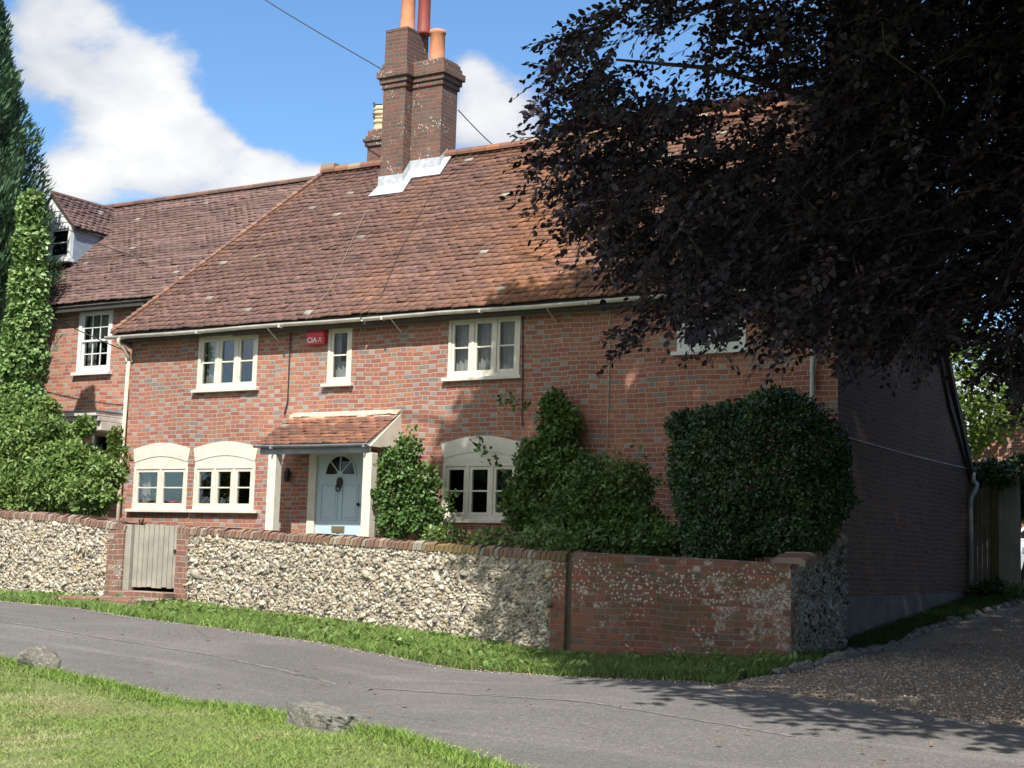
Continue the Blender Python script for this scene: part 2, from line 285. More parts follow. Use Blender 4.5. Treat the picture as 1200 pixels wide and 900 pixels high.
# ---------------- mesh helpers
class MB:
    def __init__(s): s.v = []; s.f = []; s.c = []
    def add(s, vs, fs, col=None):
        b = len(s.v); s.v += [tuple(map(float, x)) for x in vs]; s.f += [tuple(i+b for i in f) for f in fs]
        s.c += [col or (1,1,1)]*len(vs)
    def box(s, a, b, col=None, jit=0):
        (x0,y0,z0),(x1,y1,z1) = a, b
        vs = [(x0,y0,z0),(x1,y0,z0),(x1,y1,z0),(x0,y1,z0),(x0,y0,z1),(x1,y0,z1),(x1,y1,z1),(x0,y1,z1)]
        if jit: vs = [tuple(c+random.uniform(-jit, jit) for c in p) for p in vs]
        s.add(vs, [(0,3,2,1),(4,5,6,7),(0,1,5,4),(1,2,6,5),(2,3,7,6),(3,0,4,7)], col)
    def prism(s, poly, axis, a, b, col=None):
        # poly: list of 2D points, axis: extrusion axis; a,b extents
        def P(p, t):
            return {'x': (t,p[0],p[1]), 'y': (p[0],t,p[1]), 'z': (p[0],p[1],t)}[axis]
        n = len(poly); vs = [P(p, a) for p in poly]+[P(p, b) for p in poly]
        fs = [tuple(range(n))[::-1], tuple(range(n, 2*n))]+[(i,(i+1)%n,(i+1)%n+n,i+n) for i in range(n)]
        s.add(vs, fs, col)
    def tube(s, pts, rads, n=8, col=None, cap=True):
        pts = [Vector(p) for p in pts]
        if isinstance(rads, (int, float)): rads = [rads]*len(pts)
        vs = []; fs = []; prev = None
        for i, p in enumerate(pts):
            d = (pts[min(i+1, len(pts)-1)]-pts[max(i-1, 0)]).normalized()
            if prev is None:
                a = d.cross(Vector((0,0,1))) if abs(d.z) < .9 else d.cross(Vector((1,0,0)))
            else: a = prev - d*prev.dot(d)
            a.normalize(); prev = a; bb = d.cross(a)
            for k in range(n):
                t = 2*math.pi*k/n; vs.append(p+(a*math.cos(t)+bb*math.sin(t))*rads[i])
        for i in range(len(pts)-1):
            for k in range(n): fs.append((i*n+k, i*n+(k+1)%n, (i+1)*n+(k+1)%n, (i+1)*n+k))
        if cap: fs += [tuple(range(n))[::-1], tuple(range((len(pts)-1)*n, len(pts)*n))]
        s.add(vs, fs, col)
    def lathe(s, c, prof, n=16, col=None):
        vs = []; fs = []
        for r, z in prof:
            for k in range(n): vs.append((c[0]+r*math.cos(2*math.pi*k/n), c[1]+r*math.sin(2*math.pi*k/n), c[2]+z))
        for i in range(len(prof)-1):
            for k in range(n): fs.append((i*n+k, i*n+(k+1)%n, (i+1)*n+(k+1)%n, (i+1)*n+k))
        fs += [tuple(range(n))[::-1], tuple(range((len(prof)-1)*n, len(prof)*n))]
        s.add(vs, fs, col)
    def build(s, name, m, parent=None, smooth=False, bevel=0):
        org = parent_org(parent)
        me = bpy.data.meshes.new(name); me.from_pydata([(x-org[0], y-org[1], z-org[2]) for x, y, z in s.v], [], s.f); me.update()
        ca = me.color_attributes.new('col', 'FLOAT_COLOR', 'POINT')
        ca.data.foreach_set('color', np.c_[np.array(s.c, dtype=np.float32), np.ones(len(s.c), dtype=np.float32)].ravel())
        me.materials.append(m)
        if smooth: me.polygons.foreach_set('use_smooth', [True]*len(me.polygons))
        o = bpy.data.objects.new(name, me); COL.objects.link(o)
        if parent: o.parent = parent
        if bevel:
            bv = o.modifiers.new('bevel', 'BEVEL'); bv.width = bevel; bv.segments = 2; bv.limit_method = 'ANGLE'
        return o
ORG = {}
def parent_org(p):
    while p is not None and p.parent is not None: p = p.parent
    return ORG.get(p.name, (0,0,0)) if p is not None else (0,0,0)
def tag(o, label, cat, group=None):
    o['label'] = label; o['category'] = cat
    if group: o['group'] = group
    return o
def kind(o, k): o['kind'] = k; return o
def thing(name, loc, label, cat, group=None):
    o = bpy.data.objects.new(name, None); COL.objects.link(o); o.location = tuple(map(float, loc)); o.empty_display_size = .2
    ORG[o.name] = tuple(map(float, loc)); return tag(o, label, cat, group)

def np_mesh(name, V, F, m, parent=None, rnd=None, col=None):
    org = parent_org(parent); V = V-np.array(org)
    me = bpy.data.meshes.new(name); n = len(V); k = F.shape[1]
    me.vertices.add(n); me.vertices.foreach_set('co', V.astype(np.float32).ravel())
    me.loops.add(F.size); me.loops.foreach_set('vertex_index', F.astype(np.int32).ravel())
    me.polygons.add(len(F)); me.polygons.foreach_set('loop_start', np.arange(0, F.size, k, dtype=np.int32))
    me.update(calc_edges=True); me.validate()
    if rnd is not None:
        at_ = me.attributes.new('rnd', 'FLOAT', 'POINT'); at_.data.foreach_set('value', rnd.astype(np.float32))
    if col is not None:
        ca = me.color_attributes.new('col', 'FLOAT_COLOR', 'POINT'); ca.data.foreach_set('color', np.c_[col, np.ones(n)].astype(np.float32).ravel())
    me.materials.append(m); o = bpy.data.objects.new(name, me); COL.objects.link(o)
    if parent: o.parent = parent
    return o
def norm(a): return a/np.maximum(np.linalg.norm(a, axis=-1, keepdims=True), 1e-9)

def leaves(name, pts, axis, nrm, L, W, m, parent=None, fold=.25, jl=.3, bias=None, shape='oval'):
    """one folded leaf per point: axis = direction base to tip, nrm = leaf normal"""
    n = len(pts); axis = norm(axis); nrm = norm(nrm-axis*(axis*nrm).sum(1, keepdims=True)); sd_ = np.cross(axis, nrm)
    l = L*(1+rng.uniform(-jl, jl, (n,1))); w_ = l*W/L
    if shape == 'oval':
        tpl = [(0,0,0),(.3,.42,1),(.68,.38,1),(1,0,-.2),(.68,-.38,1),(.3,-.42,1)]; fc = [(0,1,2,3),(0,3,4,5)]
    else:
        tpl = [(0,0,0),(.45,.5,1),(1,0,0),(.45,-.5,1)]; fc = [(0,1,2),(0,2,3)]
    V = np.stack([pts+axis*l*a+sd_*w_*b+nrm*w_*fold*c*abs(b)*1.6 for a, b, c in tpl], 1)
    k = len(tpl); F = (np.arange(n)[:,None,None]*k+np.array(fc)[None]).reshape(-1, len(fc[0]))
    r = rng.beta(2, 2.6, n) if bias is None else np.clip(rng.beta(2, 3, n)*.75+bias, 0, 1)
    return np_mesh(name, V.reshape(-1,3), F, m, parent, rnd=np.repeat(r, k))

def blob_pts(blobs, n, shell=.55, wob=.18):
    """points in the outer layers of a union of ellipsoids, with outward directions"""
    B = np.array([b[:6] for b in blobs], float); vol = B[:,3]*B[:,4]*B[:,5]; vol = vol**.7
    idx = rng.choice(len(B), n, p=vol/vol.sum()); d = norm(rng.normal(size=(n,3)))
    rr = (shell+(1-shell)*rng.random(n)**.6)
    k1 = np.sin(d*5.3+B[idx,:3]*3.1).sum(1)*np.cos(d[:,::-1]*7.1+1.3).sum(1)/4
    rr = rr*(1+wob*k1)
    p = B[idx,:3]+d*B[idx,3:6]*rr[:,None]
    keep = np.ones(n, bool)
    for j in range(len(B)):
        q_ = ((p-B[j,:3])/B[j,3:6]); keep &= (idx == j) | ((q_**2).sum(1) > .55)
    return p[keep], d[keep], rr[keep]

def bush(name, base, label, cat, blobs, n, L, W, m, group=None, stems=6, up=.35, shape='oval', shell=.5, wob=.2, part='foliage', extra=None, smat=None):
    t = thing(name, base, label, cat, group)
    p, d, rr = blob_pts(blobs, n, shell, wob)
    if extra is not None: p = np.r_[p, extra[0]]; d = np.r_[d, extra[1]]; rr = np.r_[rr, np.ones(len(extra[0]))]
    k = len(p)
    # clump: pull leaves towards twig tips
    nrm = norm(d*.7+rng.normal(size=(k,3))*.45+np.array([0,-.45,up+.25])); ax = norm(d*.5+rng.normal(size=(k,3))*.7+np.array([0,0,-.1]))
    clump = (np.sin(p[:,0]*9+p[:,2]*5)+np.sin(p[:,2]*11-p[:,1]*7))*.06
    leaves(part, p, ax, nrm, L, W, m, t, bias=clump+.05, shape=shape)
    s = MB(); b0 = np.array(base, float)
    for i in range(stems):
        bl = blobs[i % len(blobs)]; e = np.array(bl[:3])+rng.normal(size=3)*np.array(bl[3:6])*.25
        st = b0+np.array([rng.normal()*.08, rng.normal()*.05, -.05]); mid = (st+e)/2+rng.normal(size=3)*.08
        s.tube([st, mid, e], [.022, .015, .006], 5)
        for _ in range(3):
            e2 = e+rng.normal(size=3)*np.array(bl[3:6])*.45; s.tube([mid, (mid+e2)/2+rng.normal(size=3)*.03, e2], [.01, .007, .003], 4)
    s.build('stem', smat or M_stem, t)
    return t

# ---------------- terrain
def prof(X):
    return np.interp(X, [-60,-20,-12,-8.3,-6,-4,-2,-.5,1,7,40], [-.9,-.8,-.73,-.70,-.82,-.92,-1.08,-1.03,-.95,-1.1,-1.6])
def gz(X, Y):
    X = np.asarray(X, float); Y = np.asarray(Y, float)
    z = prof(X)+.035*np.clip(Y+4, -20, 0)
    k = np.clip((X+.6)/.5, 0, 1)
    return z+k*(.095*np.clip(Y+.4, 0, 10)+.03*np.clip(Y-10, 0, 8))
def axis_pts(a, b, lo, hi, fine, coarse_n=14):
    mid = np.arange(lo, hi+1e-6, fine)
    L_ = lo-(np.geomspace(1, lo-a+1, coarse_n)-1); R2 = hi+(np.geomspace(1, b-hi+1, coarse_n)-1)
    return np.unique(np.round(np.r_[L_, mid, R2], 3))
xs = axis_pts(-700, 700, -22, 12, .25); ys = axis_pts(-400, 900, -22, 24, .25)
XX, YY = np.meshgrid(xs, ys); ZZ = gz(XX, YY)-.02+rng.normal(size=XX.shape)*.004
nx, ny = len(xs), len(ys); ii = (np.arange(ny-1)[:,None]*nx+np.arange(nx-1)[None]).ravel()
kind(np_mesh('ground', np.c_[XX.ravel(), YY.ravel(), ZZ.ravel()], np.c_[ii, ii+1, ii+nx+1, ii+nx], M_verge), 'structure')

def strip(name, A, B, m, off, nseg=90, nw=12, jit=0.0, kindv='structure', rag=0.0, lip=0.0):
    """sheet between two ground polylines, draped on the terrain"""
    def res(P):
        P = np.array(P, float); s_ = np.r_[0, np.cumsum(np.linalg.norm(np.diff(P, axis=0), axis=1))]; t = np.linspace(0, s_[-1], nseg)
        return np.c_[np.interp(t, s_, P[:,0]), np.interp(t, s_, P[:,1])]
    a, b = res(A), res(B)
    if rag:
        a = a+rng.normal(size=a.shape)*rag; b = b+rng.normal(size=b.shape)*rag
    t = np.linspace(0, 1, nw)[None,:,None]; G = a[:,None]*(1-t)+b[:,None]*t
    Z = gz(G[...,0], G[...,1])+off+rng.normal(size=G.shape[:2])*jit
    if lip: Z[:,0] -= lip; Z[:,-1] -= lip
    V = np.concatenate([G, Z[...,None]], 2).reshape(-1, 3)
    i = (np.arange(nseg-1)[:,None]*nw+np.arange(nw-1)[None]).ravel()
    return kind(np_mesh(name, V, np.c_[i, i+1, i+nw+1, i+nw], m), kindv)
FAR = [(-60,-3.0),(-25,-4.2),(-14,-4.95),(-10.45,-5.25),(-8.4,-5.78),(-7.15,-5.92),(-5.2,-5.88),(-3.35,-6.0),(-1.75,-6.15),(0,-6.6),(1.4,-6.85),(2.7,-7.08),(4.1,-7.5),(8,-8.7),(16,-11),(50,-22)]
NEAR = [(-60,-7.6),(-25,-9.1),(-12,-9.7),(-8,-9.8),(-4.97,-9.80),(-4.0,-9.98),(-3.1,-9.95),(-1.4,-10.12),(-.4,-10.54),(.36,-10.90),(1.84,-11.62),(5,-13.2),(10,-15.4),(20,-18.4),(50,-28.4)]
strip('road', FAR, NEAR, M_road, .012, 260, 20, rag=.012)
strip('road_seam', [(-30,-6.6),(-14,-7.35),(-9,-7.62),(-6,-7.75),(-3,-7.95),(0,-8.5),(3,-9.3)], [(-30,-6.56),(-14,-7.30),(-9,-7.58),(-6,-7.70),(-3,-7.91),(0,-8.46),(3,-9.27)], plain('seam_tar', (.25,.235,.22), (.17,.16,.15), 9, .9), .0165, 400, 2, rag=.012)
STONES = [(1.28,-6.35),(1.36,-5.4),(1.38,-4.4),(1.12,-2.9),(.95,-1.6),(.85,-.2),(.78,1.3),(.85,2.8),(1.0,4.3),(1.1,5.6)]
strip('gravel_drive', [(1.28,-6.9)]+STONES+[(1.3,9),(1.2,30)], [(9,-8.9),(8.6,-7),(8.3,-5),(8.1,-4),(8,-2),(8,0),(8,1),(8,3),(8,4),(8,5),(8,7),(9,30)], M_gravel, .006, 90, 40, .004)
strip('lawn_ground', [(a_, b_-.10) for a_, b_ in NEAR],
      [(-60,-60),(-25,-60),(-12,-60),(-8,-55),(-5,-50),(-4,-50),(-3,-50),(-1.4,-50),(-.4,-50),(.4,-50),(2,-50),(5,-50),(10,-50),(20,-55),(50,-60)], M_turf, .035, 260, 90, .006, rag=.015, lip=.06)

def blades(name, pts, H, Wd, cols, lean=.45, z0=0.0):
    n = len(pts); z = gz(pts[:,0], pts[:,1])+z0; base = np.c_[pts, z]
    h = H*rng.uniform(.5, 1.3, (n,1)); an = rng.uniform(0, 2*np.pi, n); sd_ = np.c_[np.cos(an), np.sin(an), np.zeros(n)]*Wd*.5
    ln = rng.normal(size=(n,3))*lean; ln[:,2] = 0
    tip = base+np.c_[np.zeros(n), np.zeros(n), np.ones(n)]*h+ln*h; mid = base+np.c_[np.zeros(n), np.zeros(n), np.ones(n)]*h*.55+ln*h*.3
    V = np.stack([base-sd_, base+sd_, mid+sd_*.8, tip, mid-sd_*.8], 1).reshape(-1,3)
    F1 = np.arange(n)[:,None]*5+np.array([0,1,2,4])[None]; F2 = np.arange(n)[:,None]*5+np.array([4,2,3,3])[None]
    Ft = np.concatenate([np.arange(n)[:,None]*5+np.array([[0,1,2]]), np.arange(n)[:,None]*5+np.array([[0,2,4]]), np.arange(n)[:,None]*5+np.array([[4,2,3]])])
    return kind(np_mesh(name, V, Ft, M_grass, col=np.repeat(cols, 5, 0)), 'stuff')
def vnoise(x, y, s, seed=0):
    r = np.random.default_rng(seed); o = np.zeros_like(x)
    for k in range(5):
        a, b, c, d = r.uniform(-1, 1, 4)*s*(1+k*.7); e, f = r.uniform(0, 6.28, 2)
        o += np.sin(a*x+b*y+e+np.sin(c*x+d*y+f)*1.3)
    return o/5
def polyY(P, x): P = np.array(P); return np.interp(x, P[:,0], P[:,1])
# foreground lawn
n = 210000; x = rng.uniform(-9.5, 3.4, n); y = rng.uniform(-15.5, -9.6, n)
k = (y < polyY(NEAR, x)-.10+rng.normal(size=n)*.025) & ((x+y*.0) > -9.5); x, y = x[k], y[k]
g1_ = vnoise(x, y, 1.6, 3)+.6*vnoise(x, y, 5, 4); edge = np.clip((polyY(NEAR, x)-y)/.75, 0, 1); dry = np.clip((g1_+.12)*1.5, 0, 1)*edge
cg = np.array([.27,.36,.10]); cdry = np.array([.52,.49,.27]); dk = np.array([.17,.26,.055])
t = rng.random(len(x))[:,None]
cols = cg*(1-dry[:,None])+cdry*dry[:,None]; cols = cols*(1-.45*t)+dk*.45*t; cols *= rng.uniform(.75, 1.3, (len(x),1))
blades('lawn_grass', np.c_[x, y], .030, .007, cols, 1.1, .03)
n = 9000; x = rng.uniform(-9.5, 3.4, n); y = polyY(NEAR, x)-.10-np.abs(rng.normal(size=n))*.09
blades('lawn_edge_grass', np.c_[x, y], .075, .008, np.array([.24,.36,.08])*rng.uniform(.6, 1.4, (n,1)), .75, .02)
# verge
n = 90000; x = rng.uniform(-16, 1.3, n); u_ = rng.random(n); yf = polyY(FAR, x)
y = yf+.03+(-4.0-yf)*u_*1.0; tuft = vnoise(x, y, 5, 8); k = (tuft > -.30+rng.normal(size=n)*.3) & ~((x > -9.7) & (x < -7.9) & (y > -5.25)); x, y, tuft = x[k], y[k], tuft[k]
c0 = np.array([.21,.32,.085])*(1-.28*np.clip((x[:,None]+3)/2, 0, 1)); cols = c0*rng.uniform(.55, 1.45, (len(x),1)); yl = rng.random(len(x)) < .10; cols[yl] = np.array([.30,.30,.12])*rng.uniform(.7, 1.2, (yl.sum(),1))  # base green dims towards the right, painting in the tree's shade
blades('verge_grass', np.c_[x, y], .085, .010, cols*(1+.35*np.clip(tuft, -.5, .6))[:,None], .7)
n = 16000; x = rng.uniform(-.0, 1.35, n); y = rng.uniform(-6.3, 6.5, n); st = np.array(STONES); k = (x < np.interp(y, st[:,1], st[:,0])-.02) & ((y > -.0) | (x > .95) | (y < -4.2)) & ((y>-.0) | (x > .95+.2*0)); x, y = x[k], y[k]
blades('side_grass', np.c_[x, y], .09, .011, np.array([.07,.14,.03])*rng.uniform(.5, 1.4, (len(x),1)), .5)
# broad weeds in the verge
n = 1600; x = rng.uniform(-15, 1.2, n); yf = polyY(FAR, x); y = yf+(-4.05-yf)*rng.random(n)**.6; k = vnoise(x, y, 4, 21) > .1; x, y = x[k], y[k]
P_ = np.repeat(np.c_[x, y, gz(x, y)+.03], 6, 0)+rng.normal(size=(len(x)*6,3))*np.array([.05,.05,.012]); ax = rng.normal(size=P_.shape); ax[:,2] = np.abs(ax[:,2])*.5+.1
kind(leaves('verge_weeds', P_, ax, np.tile([0,0,1.], (len(P_),1))+rng.normal(size=P_.shape)*.3, .085, .05, L_shrub), 'stuff')
# loose gravel stones
ico = [(0,0,1),(.9,0,.3),(.28,.85,.35),(-.72,.53,.3),(-.72,-.53,.3),(.28,-.85,.35),(0,0,-.6)]; icf = [(0,1,2),(0,2,3),(0,3,4),(0,4,5),(0,5,1),(6,2,1),(6,3,2),(6,4,3),(6,5,4),(6,1,5)]
def pebbles(name, pts, size, cols, m, flat=.6, parent=None, seedrot=True):
    n = len(pts); T = np.array(ico)[None].repeat(n, 0)*(1+rng.normal(size=(n,7,1))*.18)
    s_ = size*rng.uniform(.5, 1.4, (n,1,1))*np.array([1,1,flat])*(1+rng.normal(size=(n,1,3))*.2)
    a_ = rng.uniform(0, 6.28, n); c_, s2 = np.cos(a_), np.sin(a_); T = T*s_
    X_ = T[...,0]*c_[:,None]-T[...,1]*s2[:,None]; Y_ = T[...,0]*s2[:,None]+T[...,1]*c_[:,None]
    V = np.stack([X_, Y_, T[...,2]], 2)+pts[:,None]
    F = (np.arange(n)[:,None,None]*7+np.array(icf)[None]).reshape(-1, 3)
    return np_mesh(name, V.reshape(-1,3), F, m, parent, col=np.repeat(cols, 7, 0))
n = 26000; x = rng.uniform(1.2, 7, n); y = rng.uniform(-8.6, 7, n); k = (y > polyY(FAR, x)+.0) & (x > np.interp(y, st[:,1], st[:,0])); x, y = x[k], y[k]
pal = np.array([(.38,.28,.20),(.52,.40,.30),(.62,.50,.38),(.75,.66,.55),(.24,.19,.16)])
kind(pebbles('loose_gravel', np.c_[x, y, gz(x, y)+.01], .016, pal[rng.choice(5, len(x), p=[.3,.32,.2,.08,.1])], attr_mat('gravel_stones', .85, 60, .2, .2, .3)), 'stuff')

n = 2600; x = rng.uniform(-14, 4, n); y = np.where(rng.random(n) < .5, polyY(FAR, x)-np.abs(rng.normal(size=n))*.10, polyY(NEAR, x)+np.abs(rng.normal(size=n))*.08)
kind(pebbles('roadside_grit', np.c_[x, y, gz(x, y)+.016], .010, pal[rng.choice(5, n)], attr_mat('grit', .85, 60, .2, .2, .3)), 'stuff')
n = 200; x = rng.uniform(-12, 4, n); y = rng.uniform(-12.5, -5, n); P_ = np.c_[x, y, gz(x, y)+.05+.02*(y < polyY(NEAR, x))]
k = (y < polyY(FAR, x)); P_ = P_[k]; kind(leaves('fallen_leaves', P_, rng.normal(size=P_.shape)*np.array([1,1,.1]), np.array([0,0,1.])+rng.normal(size=P_.shape)*.2, .05, .03, leaf_mat('dry_leaf', [(0,(.12,.06,.03)),(1,(.30,.20,.09))], .7, .05)), 'stuff') if len(P_) else None
# ---------------- tiled roofs
def tile_col(x, v, style, n):
    base = {'main': [(.20,.12,.11),(.215,.128,.112),(.185,.113,.108),(.23,.132,.11),(.20,.122,.118)], 'nb': [(.215,.138,.13),(.225,.146,.135),(.20,.13,.128),(.235,.15,.132)],
            'porch': [(.30,.13,.09),(.26,.13,.09),(.36,.17,.11),(.22,.12,.09)]}[style]
    c = np.array(base)[rng.integers(0, len(base), n)]
    return c
def roof_tiles(name, m, parent, O, U, S, N, rows, span, style, gauge=.104, tw=.165, warm=None, sag=None):
    """O origin at eave, U along eave, S up slope, N normal; span(v)->(u0,u1)"""
    O, U, S, N = map(np.array, (O, U, S, N)); Vs = []; Cs = []
    for i in range(rows):
        v0 = i*gauge; u0, u1 = span(v0)
        if u1-u0 < .1: continue
        off = (i % 2)*tw*.5; us = np.arange(math.floor(u0/tw)*tw-off, u1, tw); n = len(us)
        ua = np.clip(us+.003, u0, u1); ub = np.clip(us+tw-.003, u0, u1); ok = ub-ua > .02; ua, ub = ua[ok], ub[ok]; n = len(ua)
        if n == 0: continue
        rowj = rng.normal()*.004
        vj = v0+rng.normal(size=n)*.006+rowj+.010*np.sin(ua*1.3+i*.35); lift = .040+np.abs(rng.normal(size=n))*.007
        tl = rng.normal(size=n)*.005
        sg = sag(ua, v0) if sag else np.zeros(n)
        L_ = gauge*1.55
        def P(u_, v_, h): return O+U*u_[:,None]+S*v_[:,None]+N*(h+sg)[:,None]
        th = .024
        q_ = [P(ua, vj, lift+tl), P(ub, vj, lift-tl), P(ub, vj+L_, np.full(n, .012)), P(ua, vj+L_, np.full(n, .012)), P(ua, vj, lift+tl-th), P(ub, vj, lift-tl-th)]
        Vs.append(np.stack(q_, 1)); c = tile_col(ua, v0, style, n)
        if warm is not None:
            wv = warm(ua, v0)[:,None]; c = c*(1-wv)+np.array([.36,.165,.085])*wv*rng.uniform(.75, 1.15, (n,1))
        c = c*rng.uniform(.84, 1.16, (n,1))*(1+.12*rng.normal()); li = rng.random(n) < .008; c[li] = np.array([.46,.42,.36])*rng.uniform(.7, 1.1, (li.sum(),1))
        Cs.append(c)
    V = np.concatenate(Vs); C_ = np.concatenate(Cs); n = len(V)
    F = (np.arange(n)[:,None,None]*6+np.array([(0,1,2,3),(4,5,1,0),(0,3,4,4),(1,5,2,2)])[None])
    quads = F[:, :2].reshape(-1, 4); tris = np.concatenate([(np.arange(n)[:,None]*6+np.array([0,3,4])), (np.arange(n)[:,None]*6+np.array([1,5,2]))])
    allF = np.concatenate([quads[:,[0,1,2]], quads[:,[0,2,3]], tris])
    return np_mesh(name, V.reshape(-1,3), allF, m, parent, col=np.repeat(C_, 6, 0))

# ================= MAIN COTTAGE =================
YR, ZR, YE, ZE = 2.2, 7.33, -.27, 3.98
LX = -13.86
house = thing('brick_cottage', (-6.9, 3.3, -.9), 'red brick cottage with blue headers, steep clay tiled roof and tall twin brick chimney', 'house')
WIN = dict(w1=(-11.9,-10.5,2.90,3.86), wn=(-8.94,-8.43,2.90,3.86), w3=(-6.48,-5.13,2.90,3.86), w4=(-2.44,-1.36,3.13,3.86),
           g1=(-13.33,-12.0,.77,1.53), g2=(-11.84,-10.42,.77,1.53), g3=(-6.50,-5.10,.66,1.53), door=(-9.22,-7.98,-.3,1.82))
def holed(mb, xs0, xs1, zs0, zs1, holes, Y, T):
    xs_ = sorted({xs0, xs1, *[h[0] for h in holes], *[h[1] for h in holes]}); zs_ = sorted({zs0, zs1, *[h[2] for h in holes], *[h[3] for h in holes]})
    def inh(a, b): return any(h[0] < a < h[1] and h[2] < b < h[3] for h in holes)
    for i in range(len(xs_)-1):
        for j in range(len(zs_)-1):
            a, b, c, d = xs_[i], xs_[i+1], zs_[j], zs_[j+1]
            if inh((a+b)/2, (c+d)/2): continue
            mb.add([(a,Y,c),(b,Y,c),(b,Y,d),(a,Y,d)], [(0,1,2,3)]); mb.add([(a,Y+T,c),(b,Y+T,c),(b,Y+T,d),(a,Y+T,d)], [(3,2,1,0)])
    for a, b, c, d in holes:
        for p, q_ in (((a,c),(a,d)), ((b,d),(b,c)), ((a,d),(b,d)), ((b,c),(a,c))):
            mb.add([(p[0],Y,p[1]),(q_[0],Y,q_[1]),(q_[0],Y+T,q_[1]),(p[0],Y+T,p[1])], [(0,1,2,3)])
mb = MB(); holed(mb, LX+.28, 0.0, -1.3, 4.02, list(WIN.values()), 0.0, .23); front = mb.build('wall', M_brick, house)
mb = MB(); GP = [(.002,-1.3),(6.6,-1.3),(6.6,1.84),(5.42,2.98),(YR,ZR-.04),(.002,4.18)]
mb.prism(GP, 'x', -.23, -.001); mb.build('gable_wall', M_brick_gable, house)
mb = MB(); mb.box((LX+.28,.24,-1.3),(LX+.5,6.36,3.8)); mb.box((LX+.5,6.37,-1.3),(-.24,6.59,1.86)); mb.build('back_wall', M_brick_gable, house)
mb = MB(); mb.prism([(-.03,-1.2),(6.2,-1.2),(6.2,-.30),(5.9,-.27),(-.03,-.32)], 'x', .0, .035); mb.build('plinth', M_cement, house, bevel=.01)
# interior floor/ceiling and party walls so rooms are dark
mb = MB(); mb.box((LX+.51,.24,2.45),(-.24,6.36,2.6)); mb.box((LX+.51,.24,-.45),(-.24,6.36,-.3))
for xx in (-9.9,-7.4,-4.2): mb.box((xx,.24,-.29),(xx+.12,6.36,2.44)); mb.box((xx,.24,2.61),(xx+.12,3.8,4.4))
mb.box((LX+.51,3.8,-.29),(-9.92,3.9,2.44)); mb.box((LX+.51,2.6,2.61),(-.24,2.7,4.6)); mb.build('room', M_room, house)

# roof
pf = math.atan2(ZR-ZE, YR-YE); S = (0, math.cos(pf), math.sin(pf)); N = (0, -math.sin(pf), math.cos(pf)); slope = math.hypot(ZR-ZE, YR-YE)
HIPX = -10.93; rx = .12
def span_main(v): return (0+(HIPX-LX)*min(1, v/slope), rx-LX)
def warm_main(u, v):
    x_ = u+LX; a_ = np.clip((x_+8.6)/3.0, 0, 1); nz = .5+.5*vnoise(x_*1.0, np.full_like(x_, v), 2.6, 5)
    st_ = np.exp(-((x_+5.0+v*.28)/.8)**2)*.5+np.exp(-((x_+8.2+v*.1)/.35)**2)*.35
    hip = np.exp(-((u-(HIPX-LX)*v/slope)/.16)**2)*.35
    return np.clip(a_*nz*.75+st_*nz+hip+.04, 0, .9)
sagf = lambda u, v: -.03*np.sin((u)/14*np.pi)*v/slope+.02*vnoise(u, np.full_like(u, v), 1.6, 11)
roof = MB(); n = 40
roof.prism([(YE+.0,ZE-.05),(YR,ZR-.06),(6.75,1.75),(6.65,1.68),(YR,ZR-.32),(YE+.08,ZE-.18)], 'x', HIPX, rx-.03)
roof.add([(LX,YE,ZE-.05),(HIPX,YE,ZE-.05),(HIPX,YR,ZR-.06)], [(0,1,2)]); roof.add([(LX,YE,ZE-.05),(HIPX,YR,ZR-.06),(HIPX,6.7,1.8),(LX,6.7,1.8)], [(0,1,2,3)])
rf = roof.build('roof', M_dark, house)
roof_tiles('roof_tiles', M_tile, rf, (LX,YE,ZE), (1,0,0), S, N, int(slope/.104)+1, span_main, 'main', warm=warm_main, sag=sagf)
# back slope tiles near the gable verge and hip side
pb = math.atan2(ZR-2.98, 5.42-YR); Sb = (0,-math.cos(pb), math.sin(pb)); Nb = (0, math.sin(pb), math.cos(pb))
roof_tiles('roof_tiles', M_tile, rf, (rx,5.42,3.0), (-1,0,0), Sb, Nb, int(math.hypot(ZR-2.98,5.42-YR)/.1), lambda v: (0, 6), 'main')
# hip-end slope facing left
hu = np.array([0,-1.,0]); hs = norm(np.array([HIPX-LX, 0, ZR-ZE])); hn = np.cross(hu, hs)*1.0; hn = hn if hn[2] > 0 else -hn; hl = float(np.linalg.norm([HIPX-LX, ZR-ZE]))
mb = MB(); xx = HIPX-.05
while xx < rx-.1:
    if -8.3 < xx < -7.98 and mb.v: mb.build('ridge_tiles', M_tile, rf); mb = MB()
    if not (-9.42 < xx+.15 < -8.05):
        zz = ZR+.0-.03*math.sin((xx-LX)/14*math.pi); c = random.choice([(.28,.13,.09),(.36,.17,.10),(.22,.12,.09),(.42,.30,.20)])
        pr = [(YR+.13*math.cos(a_), zz+.10*math.sin(a_)) for a_ in np.linspace(-.3, math.pi+.3, 9)]
        mb.prism(pr, 'x', xx, xx+.30, c)
    xx += .31
mb.build('ridge_tiles', M_tile, rf); mb = MB()
mb.prism([(YR-.12,ZR-.02),(YR+.12,ZR-.02),(YR+.08,ZR+.13),(YR-.08,ZR+.13)], 'x', HIPX-.1, HIPX+.22, (.34,.23,.17))
mb.build('ridge_end_block', M_tile, rf)
